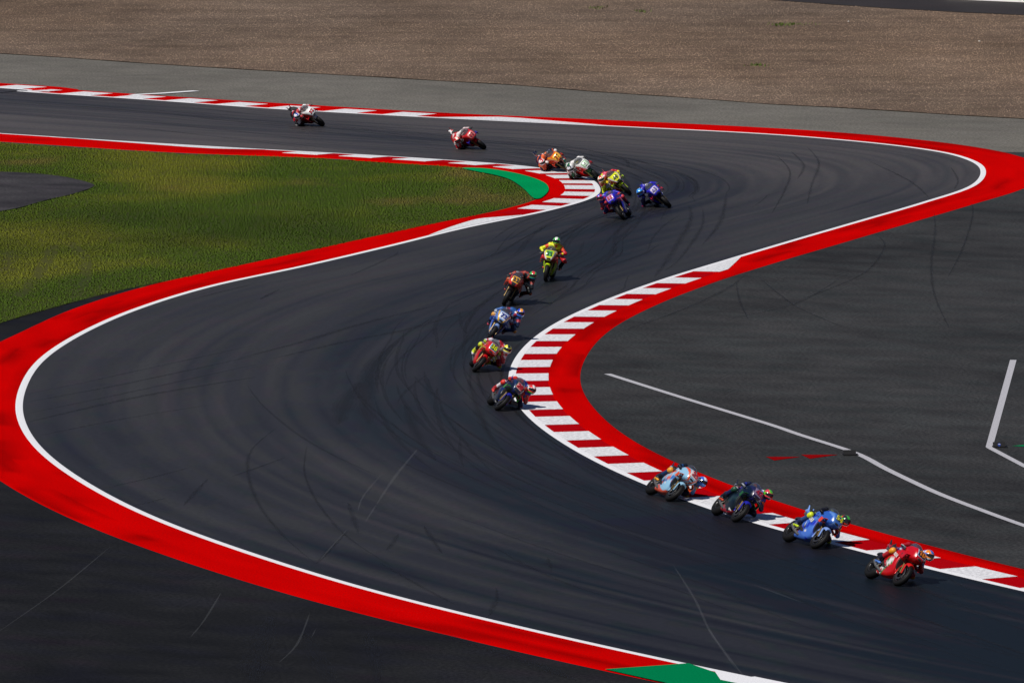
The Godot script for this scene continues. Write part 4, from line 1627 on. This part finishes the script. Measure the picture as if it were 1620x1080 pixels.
func build_gravel() -> void:
	var poly := PackedVector2Array(GRAVEL_NEAR)
	poly.append(Vector2(80, -328))
	poly.append(Vector2(80, -372))
	var far := PackedVector2Array(FAR_ROAD_NEAR)
	far.reverse()
	for q in far:
		poly.append(q + Vector2(0, -1.0))
	poly.append_array(PackedVector2Array([Vector2(-10, -446), Vector2(-70, -500), Vector2(-95, -440)]))
	var tone := func(x, z):
		var n := noise.get_noise_2d(x * 2.0, z * 0.8) * 0.3 + noise.get_noise_2d(x * 9.0, z * 5.0) * 0.25 + streak.get_noise_2d(x * 1.5 + z * 0.5, z * 16.0) * 0.16
		var q := Color(0.178, 0.120, 0.082).lerp(Color(0.150, 0.114, 0.089), 0.5 + 0.5 * noise.get_noise_2d(x * 1.2 + 70.0, z * 0.6)) * (1.0 + n)
		return Color(q.r, q.g, q.b)
	var height := func(x, z): return 0.012 + 0.03 * (0.5 + 0.5 * noise.get_noise_2d(x * 12.0, z * 6.0))
	struct("gravel_trap", sheet(poly, Vector2(0.6, 0.9), height, tone), M.gravel, "brown gravel trap beyond the run-off")
	var stone := Bag.new()
	var ico := []
	for k in 5:
		ico.append(Vector3(cos(TAU * k / 5.0), 0.1 * sin(k * 4.0), sin(TAU * k / 5.0) * 0.85))
	var n := 0
	stone.v.append(Vector3(0.1, 0.55, 0))
	stone.v.append_array(PackedVector3Array(ico))
	for k in 6:
		stone.c.append(Color.WHITE)
	for k in 5:
		stone.i.append_array(PackedInt32Array([0, 1 + k, 1 + (k + 1) % 5]))
	var mm := MultiMesh.new()
	mm.transform_format = MultiMesh.TRANSFORM_3D
	mm.use_colors = true
	mm.mesh = done(stone, true)
	var spots := []
	var tones := []
	var count := 150000
	var tries := 0
	while spots.size() < count and tries < 400000:
		tries += 1
		var v := rng.randf()
		var z := lerpf(-332.0, -440.0, v)
		var half := 31.0 * -z / 420.0
		var p := Vector2(rng.randf_range(-half, half), z)
		var edge := gravel_edge(p.x)
		if p.y > edge - 0.1 * rng.randf():
			continue
		if p.x > 3.0 and p.y < far_edge(p.x):
			continue
		var sz := 0.018 + 0.036 * pow(rng.randf(), 2.6)
		spots.append(Transform3D(Basis(Vector3.UP, rng.randf() * TAU).scaled(Vector3(sz, sz * (0.8 + 0.7 * rng.randf()), sz)), Vector3(p.x, height.call(p.x, p.y) - sz * 0.1, p.y)))
		var q: Color = tone.call(p.x, p.y)
		tones.append(q * (0.82 + 0.42 * rng.randf()))
	mm.instance_count = spots.size()
	for k in spots.size():
		mm.set_instance_transform(k, spots[k])
		mm.set_instance_color(k, tones[k])
	var g := MultiMeshInstance3D.new()
	g.name = "gravel_stones"
	g.multimesh = mm
	g.material_override = M.stone
	add_child(g)
	g.set_meta("kind", "stuff")
	tag(g, "loose brown stones strewn over the gravel trap", "gravel")
	print("stones ", spots.size())
	# the road beyond the gravel and the white wall at its far side
	var road := PackedVector2Array(FAR_ROAD_NEAR)
	var back := PackedVector2Array(FAR_ROAD_FAR)
	back.reverse()
	for q in back:
		road.append(q)
	struct("far_road", sheet(road, Vector2(1.0, 1.0), func(_x, _z): return 0.05, asphalt_paint(Color(0.05, 0.044, 0.044), 0.3, 3.0)), M.run_off, "dark asphalt road beyond the gravel trap")
	var wall := thing("concrete_barrier", "white concrete barrier wall beyond the far road at the top right", "barrier")
	for k in WALL.size() - 1:
		var a: Vector2 = WALL[k]
		var c: Vector2 = WALL[k + 1]
		for t in 2:
			var p := a.lerp(c, t * 0.5)
			var q := a.lerp(c, t * 0.5 + 0.5)
			var d := (q - p)
			var b := Bag.new()
			var turn := Basis(Vector3.UP, -d.angle())
			var m := (p + q) / 2
			b.box(Vector3(m.x, 0.12, m.y), Vector3(d.length() - 0.02, 0.24, 0.6), turn)
			b.box(Vector3(m.x, 0.55, m.y), Vector3(d.length() - 0.03, 0.62, 0.3), turn)
			put("wall_segment", done(b, true), M.white_wall, wall)


func gravel_edge(x: float) -> float:
	for k in GRAVEL_NEAR.size() - 1:
		if x < GRAVEL_NEAR[k + 1].x:
			return remap(x, GRAVEL_NEAR[k].x, GRAVEL_NEAR[k + 1].x, GRAVEL_NEAR[k].y, GRAVEL_NEAR[k + 1].y)
	return GRAVEL_NEAR[-1].y


func far_edge(x: float) -> float:
	for k in FAR_ROAD_NEAR.size() - 1:
		if x < FAR_ROAD_NEAR[k + 1].x:
			return remap(x, FAR_ROAD_NEAR[k].x, FAR_ROAD_NEAR[k + 1].x, FAR_ROAD_NEAR[k].y, FAR_ROAD_NEAR[k + 1].y)
	return FAR_ROAD_NEAR[-1].y


func build_paint_and_small_things() -> void:
	struct("long_white_line", ribbon(LINE_LONG, 0.21, 0.008, false), M.faded_white, "long white line bending across the run-off")
	struct("forked_white_line", ribbon_straight(LINE_FORK, 0.19, 0.008), M.faded_white, "white line with a sharp corner at the right edge of the run-off")
	struct("white_spur", ribbon_straight(SPUR, 0.45, 0.034), M.white_line, "white line running off the far kerb into the run-off")
	struct("red_arrow", flat_poly(ARROW_A, 0.008), M.faded_red, "left red painted arrow on the run-off")
	struct("red_arrow", flat_poly(ARROW_B, 0.008), M.faded_red, "right red painted arrow on the run-off")
	struct("green_arrow", flat_poly(ARROW_C, 0.008), M.green_arrow, "green painted arrow at the right edge of the run-off")
	struct("green_exit_paint", flat_poly(GREEN_EXIT, 0.034), M.green_arrow, "green painted strip ending the red kerb at the bottom")
	struct("widening_white_line", band(left, 177.6, left.last(), [[0.0, 0.036], [0.9, 0.037]], 0.5), M.white_line, "white line widening at the bottom beside the green paint")
	var tip := []
	for q in [[176.2, 0.12], [177.61, 0.12], [177.61, 0.9]]:
		var p := on(left, q[0], q[1], 0)
		tip.append(Vector2(p.x, p.z))
	struct("white_line_taper", flat_poly(tip, 0.0362), M.white_line, "pointed start of the widening white line at the bottom")
	# two low marker boards on the run-off
	for k in 2:
		var o := thing("marker_board", ["black marker board at the bend of the long white line", "black marker board with a blue emblem beside the forked white line"][k], "marker board", "marker boards on the run-off")
		var at: Vector2 = MARKER_SPOTS[k]
		o.position = Vector3(at.x, 0.0, at.y)
		o.rotation.y = [0.08, 0.02][k]
		var b := Bag.new()
		b.box(Vector3(0, 0.075, 0), Vector3(0.32, 0.12, 0.16), Basis(Vector3.RIGHT, -0.12))
		put("board", done(b, true), M.dark, o)
		b = Bag.new()
		b.box(Vector3(0.02, 0.012, 0.03), Vector3(0.40, 0.022, 0.34))
		put("base_plate", done(b, true), M.rubber, o)
		if k == 1:
			b = Bag.new()
			b.tube([Vector3(0, 0.075, 0.08), Vector3(0, 0.075, 0.088)], [0.04, 0.04], 20)
			put("emblem", done(b, true), M.emblem_blue, o)
			b = Bag.new()
			b.box(Vector3(0, 0.088, 0.09), Vector3(0.05, 0.018, 0.006))
			put("emblem_bar", done(b, true), M.white_line, o)
	# weeds and pale stones in the gravel
	var words := ["small tuft of green weeds in the gravel at the top centre", "wide flat patch of green weeds in the gravel under the far road", "thin patch of green weeds in the middle of the gravel", "small tuft of weeds beside the wide weed patch", "faint tuft of weeds right of the top centre tuft"]
	for k in WEEDS.size():
		var wide: float = [0.45, 1.3, 0.5, 0.6, 0.3][k]
		var b := Bag.new()
		for n in int(70 * wide) + 25:
			var p := Vector3(rng.randfn() * wide * 0.45, 0, rng.randfn() * 0.5)
			var a := rng.randf() * TAU
			var d := Vector3(cos(a), 0, sin(a))
			var s := Vector3(-d.z, 0, d.x) * 0.02
			var h := rng.randf_range(0.06, 0.16)
			var i := b.v.size()
			b.v.append_array(PackedVector3Array([p - s, p + s, p + d * 0.08 + Vector3(0, h, 0)]))
			var tone := Color(0.06, 0.1, 0.015) * rng.randf_range(0.6, 1.4)
			for q in 3:
				b.c.append(tone)
			b.i.append_array(PackedInt32Array([i, i + 2, i + 1]))
		var o := put("weed_patch", done(b, true), M.grass)
		o.position = Vector3(WEEDS[k].x, 0.02, WEEDS[k].y)
		tag(o, words[k], "weeds", "weeds growing in the gravel")
		o.set_meta("kind", "stuff")
	for k in 2:
		var o := put("pale_stone", loft([[-0.05, 0.03, 0.015, 0.015, 0.02], [-0.02, 0.03, 0.04, 0.03, 0.04], [0.03, 0.03, 0.035, 0.03, 0.04], [0.05, 0.03, 0.015, 0.015, 0.02]], 2, 10, 2.0), M.pale)
		o.position = Vector3(PALE_STONES[k].x, 0.03, PALE_STONES[k].y)
		o.rotation.y = k * 1.1
		tag(o, ["pale stone in the gravel below the far road", "pale stone in the gravel at the far right"][k], "stone", "pale stones in the gravel")


func ribbon_straight(pts: Array, width: float, y: float) -> ArrayMesh:
	var b := Bag.new()
	var rows := []
	for k in pts.size():
		var d: Vector2 = (pts[mini(k + 1, pts.size() - 1)] - pts[maxi(k - 1, 0)]).normalized()
		var n := Vector2(-d.y, d.x) * width / 2
		rows.append(PackedVector3Array([Vector3(pts[k].x + n.x, y, pts[k].y + n.y), Vector3(pts[k].x - n.x, y, pts[k].y - n.y)]))
	b.grid(rows)
	return done(b)


func scheme(nose: String, edge: String, edge2: String, side: String, low: String, patch: String, more := {}) -> Dictionary:
	var c := {"nose": nose, "edge": edge, "edge2": edge2, "side": side, "low": low, "low2": side, "patch": patch, "patch2": side, "plate": nose, "number": "101014", "wing": edge, "tank": nose, "tank2": edge, "tail": side, "tail2": edge, "fender": side, "fin": edge, "white": "f0f0f0", "green": "08803c", "red": "d01018"}
	c.merge(more, true)
	return c


func bikes() -> Array:
	var list := [
		{"number": "32", "front": Vector2(-7.67, -336.58), "heading": 34, "lean": -47, "pose": 1, "label": "white and red racing motorcycle, the farthest back, alone beside the far kerb",
			"rider_label": "person in white and black leathers on the farthest motorcycle by the far kerb",
			"colors": scheme("eeeeee", "d01018", "eeeeee", "c01018", "101012", "eeeeee", {"fender": "eeeeee", "tank": "eeeeee", "tank2": "c01018", "wing": "d01018", "tail": "101012", "tail2": "141418", "number": "d01018", "low2": "101012"}),
			"suit": ["15161c", "c02030", "eeeeee", "eeeeee", "b01020", "18181c", "e0e0e0", "a01020", "18181c", "eeeeee", "c8102a"], "helmet": ["f0f0f0", "2a50b0", "d8d8d8"]},
		{"number": "63", "front": Vector2(-1.06, -324.41), "heading": 30, "lean": -50, "pose": 1, "label": "red racing motorcycle with blue wing tips, second from the far end, alone mid track",
			"rider_label": "person in red leathers with white shoulders on the lone red motorcycle before the far apex",
			"colors": scheme("d81820", "d80c14", "d81c24", "d00c14", "181418", "d00c14", {"plate": "e8a09c", "number": "b00c14", "wing": "3430c8", "fender": "d00c14", "tank": "d00c14", "tail2": "f0f0f0", "fin": "c81018", "low2": "181418"}),
			"suit": ["c81420", "e8e0e0", "c81420", "e0c8c8", "18181c", "b81018", "e8e0e0", "c81420", "18181c", "d01420", "f0f0f0"], "helmet": ["d81820", "f4e0d0", "a81018"]},
		{"number": "37", "front": Vector2(2.22, -313.38), "heading": 30, "lean": -50, "pose": 1, "label": "orange and navy racing motorcycle with a yellow nose, rearmost at the far apex kerb",
			"rider_label": "person in navy and orange leathers and white helmet, rearmost at the far apex kerb",
			"colors": scheme("f06a18", "e03c10", "f8b030", "181c38", "14141c", "e84810", {"plate": "ffd850", "number": "b02010", "tank": "1c2244", "tank2": "e84810", "wing": "e03c10", "fender": "181c38", "tail": "181c38", "tail2": "181c38", "fin": "181c38"}),
			"suit": ["1c2448", "e86018", "d84818", "1c2448", "e0e0e0", "1c2040", "e8e8e8", "c83c14", "14141c", "f0e8e8", "e87018"], "helmet": ["f0f0f0", "d02830", "c82030"]},
		{"number": "5", "front": Vector2(3.25, -309.37), "heading": 28, "lean": -47, "pose": 1, "label": "white racing motorcycle with green fender and red side, at the far apex kerb",
			"rider_label": "person in white and dark green leathers on the white motorcycle at the far apex",
			"colors": scheme("f0f2ee", "d81418", "f0f2ee", "d81418", "086038", "f0f2ee", {"plate": "c8e8c8", "number": "e8f0e8", "rim": "green", "fender": "0a7040", "tank": "f0f2ee", "tank2": "e8d840", "wing": "d81418", "tail": "0a3020", "tail2": "0a4028", "low2": "086038", "fin": "d81418"}),
			"suit": ["0a6038", "f0f0f0", "0a6038", "f0f0f0", "202024", "14181a", "303034", "0a5030", "e8e8e8", "f0f0f0", "c8c8c8"], "helmet": ["d8d8e0", "303440", "202028"]},
		{"number": "49", "front": Vector2(4.34, -302.5), "heading": 15, "lean": -43, "pose": 0, "label": "fluorescent yellow and red racing motorcycle at the far apex, partly behind a blue one",
			"rider_label": "person in fluorescent yellow leathers leaning beside the far apex kerb",
			"colors": scheme("e8f020", "d01420", "f4f4f0", "d01420", "b8e010", "f4f4f0", {"number": "16201a", "fender": "ccf010", "wing": "ccf010", "tank": "e8f020", "tank2": "d01420", "tail": "b8e010", "tail2": "d01420", "low2": "b8e010", "patch2": "f4f4f0"}),
			"suit": ["c8e018", "e05070", "d8f010", "c81828", "e8d020", "d8f010", "d8f010", "c8e018", "d8f010", "c81828", "d02030"], "helmet": ["f8f0e0", "e04820", "e8d040"]},
		{"number": "88", "front": Vector2(3.99, -292.09), "heading": -8, "lean": -34, "pose": 0, "label": "royal blue racing motorcycle with a purple number plate, nearest of the far group",
			"rider_label": "person in blue leathers with red arms and red helmet, nearest of the far group",
			"colors": scheme("2420cc", "2018c4", "3428d8", "2018c4", "10101c", "2018c4", {"plate": "c8a0d8", "number": "d04060", "fender": "0c0c12", "wing": "e02048", "tail": "10101c", "patch2": "1c14b0", "tank2": "101034"}),
			"suit": ["1c1cb0", "2420c0", "b02840", "2420c0", "c02838", "18186c", "c83040", "b02838", "18183c", "2018a8", "d03048"], "helmet": ["c83048", "3050c0", "d8d0d8"]},
		{"number": "43", "front": Vector2(5.69, -297.14), "heading": 15, "lean": -45, "pose": 0, "label": "royal blue racing motorcycle with a white number plate, rightmost of the far group",
			"rider_label": "person in dark blue leathers and plain bright blue helmet, rightmost of the far group",
			"colors": scheme("2420cc", "2018c4", "3428d8", "2018c4", "10101c", "2018c4", {"plate": "d8d0e8", "number": "6050a8", "fender": "0c0c12", "wing": "e02048", "tail": "10101c", "patch2": "1c14b0", "tank2": "101034"}),
			"suit": ["141850", "2420b0", "141850", "2420c0", "303848", "14184c", "b02858", "141850", "14142c", "202898", "d8d8e8"], "helmet": ["2888e8", "50a8f4", "1c60c0"]},
		{"number": "21", "front": Vector2(1.09, -268.54), "heading": -8, "lean": 9, "pose": 3, "label": "upright fluorescent yellow racing motorcycle with a green number plate in the middle",
			"rider_label": "person sitting up in yellow and red leathers with a green helmet",
			"colors": scheme("e8f020", "d81420", "f4f4f0", "b8e010", "b8e010", "f4f4f0", {"plate": "20c050", "rim": "nose", "number": "104020", "fender": "ccf010", "wing": "e01828", "tank": "e8f020", "tank2": "f4f4f0", "tail": "b8e010", "tail2": "d01420", "patch2": "a0d010"}),
			"suit": ["d8e418", "e8f020", "c01424", "e4ec18", "20242c", "c01424", "d01828", "283048", "181c24", "d8e818", "e85020"], "helmet": ["30b838", "e8e8e8", "e8d030"]},
		{"number": "33", "front": Vector2(-0.28, -260.4), "heading": -8, "lean": 27, "pose": 2, "label": "orange and black racing motorcycle with a yellow number plate, half upright",
			"rider_label": "person in black and orange leathers with a green and blue helmet",
			"colors": scheme("1c2444", "f04010", "e03040", "141828", "101014", "1c1c24", {"plate": "f8b838", "number": "28344c", "fender": "141418", "wing": "f04818", "tank": "1c2444", "tail": "141418", "tail2": "e83c14"}),
			"suit": ["0c1018", "101420", "181c28", "a83018", "20242c", "10141c", "b04818", "982c14", "101014", "281c20", "a04038"], "helmet": ["38b050", "e03848", "2080c8"]},
		{"number": "73", "front": Vector2(-0.75, -249.05), "heading": -3, "lean": 33, "pose": 2, "label": "light blue and white racing motorcycle with a dark blue number on white",
			"rider_label": "person in dark blue leathers and blue helmet with orange on the light blue motorcycle",
			"colors": scheme("88b0f0", "5888e0", "f0c030", "6090e8", "2850b8", "d8e4f8", {"plate": "e8f0fc", "number": "1c3ca8", "fender": "88a8e8", "wing": "2c48c8", "tank": "6c98e4", "tank2": "f0c030", "tail": "2850b8", "patch2": "2c50b8"}),
			"suit": ["101830", "2c60a8", "102040", "2c60a8", "c0ccd8", "16244c", "d89838", "2860b0", "14182c", "90b0d8", "b03048"], "helmet": ["2448d8", "f0a838", "50a0f0"]},
		{"number": "36", "front": Vector2(-1.14, -240.23), "heading": 3, "lean": 41, "pose": 0, "label": "red racing motorcycle with a navy nose panel and yellow number",
			"rider_label": "person in dark red leathers with a yellow and black helmet before the near apex kerb",
			"colors": scheme("d81418", "d81418", "d81418", "d81418", "b01018", "d81418", {"plate": "101c48", "rim": "cyan", "cyan": "a8e4f0", "number": "e8f020", "fender": "d01018", "wing": "b8d820", "tank": "14285c", "tank2": "b01828", "tail": "181c30", "patch2": "c01018"}),
			"suit": ["a01424", "b81c2c", "a01828", "d8d4dc", "b8d830", "981424", "c8e030", "14182c", "d0e040", "b01828", "e0dce4"], "helmet": ["e8e838", "202838", "d8d8e0"]},
		{"number": "20", "front": Vector2(-0.47, -229.88), "heading": 8, "lean": 46, "pose": 0, "label": "black and blue racing motorcycle with lime spots, at the near apex kerb",
			"rider_label": "person in blue and red leathers with red helmet leaning over the near apex kerb",
			"colors": scheme("141c40", "10142c", "1c3060", "10142c", "0c0c14", "182470", {"plate": "f0a8a8", "number": "c01828", "rim": "tealy", "tealy": "2c6058", "fender": "2028a8", "wing": "38a020", "tank": "2030b0", "tank2": "141830", "tail": "10142c", "patch2": "14202c"}),
			"suit": ["101838", "1c2c90", "a82420", "d83028", "d03028", "182050", "e03428", "e8e0e4", "b02c30", "2434a8", "e8483c"], "helmet": ["d82828", "f0e8e8", "2c9838"]},
		{"number": "25", "front": Vector2(3.91, -208.68), "heading": 19, "lean": 48, "pose": 1, "label": "pale blue and orange racing motorcycle, rearmost of the four along the striped kerb",
			"rider_label": "person in navy and orange leathers with a blue helmet on the pale blue motorcycle",
			"colors": scheme("98ccec", "98ccec", "e85818", "98ccec", "e86048", "e8581c", {"plate": "f4ecec", "number": "d83c48", "fender": "98ccec", "wing": "e85818", "tank": "98ccec", "tank2": "2c6cc0", "tail": "101420", "patch2": "3c70b8", "fin": "141c34"}), "triangles": true,
			"suit": ["0c1424", "1c4c88", "5898d0", "0c1424", "303c50", "141a30", "e8a030", "18305c", "141c30", "e06020", "f0a828"], "helmet": ["3468d0", "f0f0f4", "5090e0"]},
		{"number": "42", "front": Vector2(5.47, -204.35), "heading": 18, "lean": 42, "pose": 0, "label": "black and navy racing motorcycle with green streaks, second of the four along the striped kerb",
			"rider_label": "person in navy leathers with a red and green helmet on the black motorcycle",
			"colors": scheme("14163c", "10122c", "1c2050", "101420", "b02838", "141c30", {"plate": "887898", "number": "b8304c", "fender": "2428b0", "wing": "1c5c20", "tank": "1c2080", "tank2": "101428", "tail": "101420", "patch2": "1c3838", "low2": "101420"}),
			"suit": ["141840", "28309c", "141840", "1a2048", "b8c0cc", "141838", "205038", "18204c", "101428", "202878", "c84828"], "helmet": ["d83850", "48b828", "14181c"]},
		{"number": "54", "front": Vector2(7.25, -199.05), "heading": 25, "lean": 43, "pose": 0, "label": "mid blue racing motorcycle with a yellow number, third of the four along the striped kerb",
			"rider_label": "person in black and blue leathers with lime patches on the mid blue motorcycle",
			"colors": scheme("4478d4", "2c60c0", "6090dc", "4c7cdc", "3c68c8", "1c30b4", {"plate": "4878c8", "number": "ecec20", "fender": "88aaf0", "wing": "e84828", "tank": "4c78cc", "tank2": "2c4c98", "tail": "5080d8", "tail2": "88b0f0", "patch2": "2038c0", "low2": "c84458", "fin": "80a8f0"}),
			"words": [["BK8", 0.10, "white", Vector2(-0.17, 0.63), 0.35, 0.0, 0.244]],
			"suit": ["14141c", "181828", "3868c8", "16161e", "14161c", "16181f", "d8e820", "2c4878", "1c2c50", "181a24", "c4e020"], "helmet": ["24282c", "40b030", "e03c28"]},
		{"number": "10", "front": Vector2(8.93, -192.1), "heading": 24, "lean": 41, "pose": 0, "label": "red racing motorcycle with green and white side patch, nearest in the lower right corner",
			"rider_label": "person in red leathers with an orange and blue helmet on the nearest red motorcycle",
			"colors": scheme("d41018", "c81018", "d41018", "cc1018", "d01818", "cc1018", {"plate": "141c4c", "rim": "pale", "pale": "b8c4dc", "number": "f08820", "fender": "d81818", "wing": "c81018", "tank": "1c2878", "tank2": "c01018", "tail": "141824", "fin": "101014", "patch2": "cc1018"}), "swoosh": true,
			"words": [["HONDA", 0.085, "white", Vector2(-0.17, 0.68), 0.3, 0.0, 0.243], ["Castrol", 0.062, "red", Vector2(-0.03, 0.40), 0.6, 0.12, 0.236]],
			"suit": ["281c60", "b81828", "b01828", "b01828", "98b0b8", "a81420", "f0a020", "b01c24", "181824", "202c80", "5080d0"], "helmet": ["f08818", "3070d0", "e8f0f8"]},
	]
	for b in list:
		b.ground = 0.0
		if b.colors.has("rim"):
			b.rim = b.colors.rim
			b.colors.erase("rim")
	return list
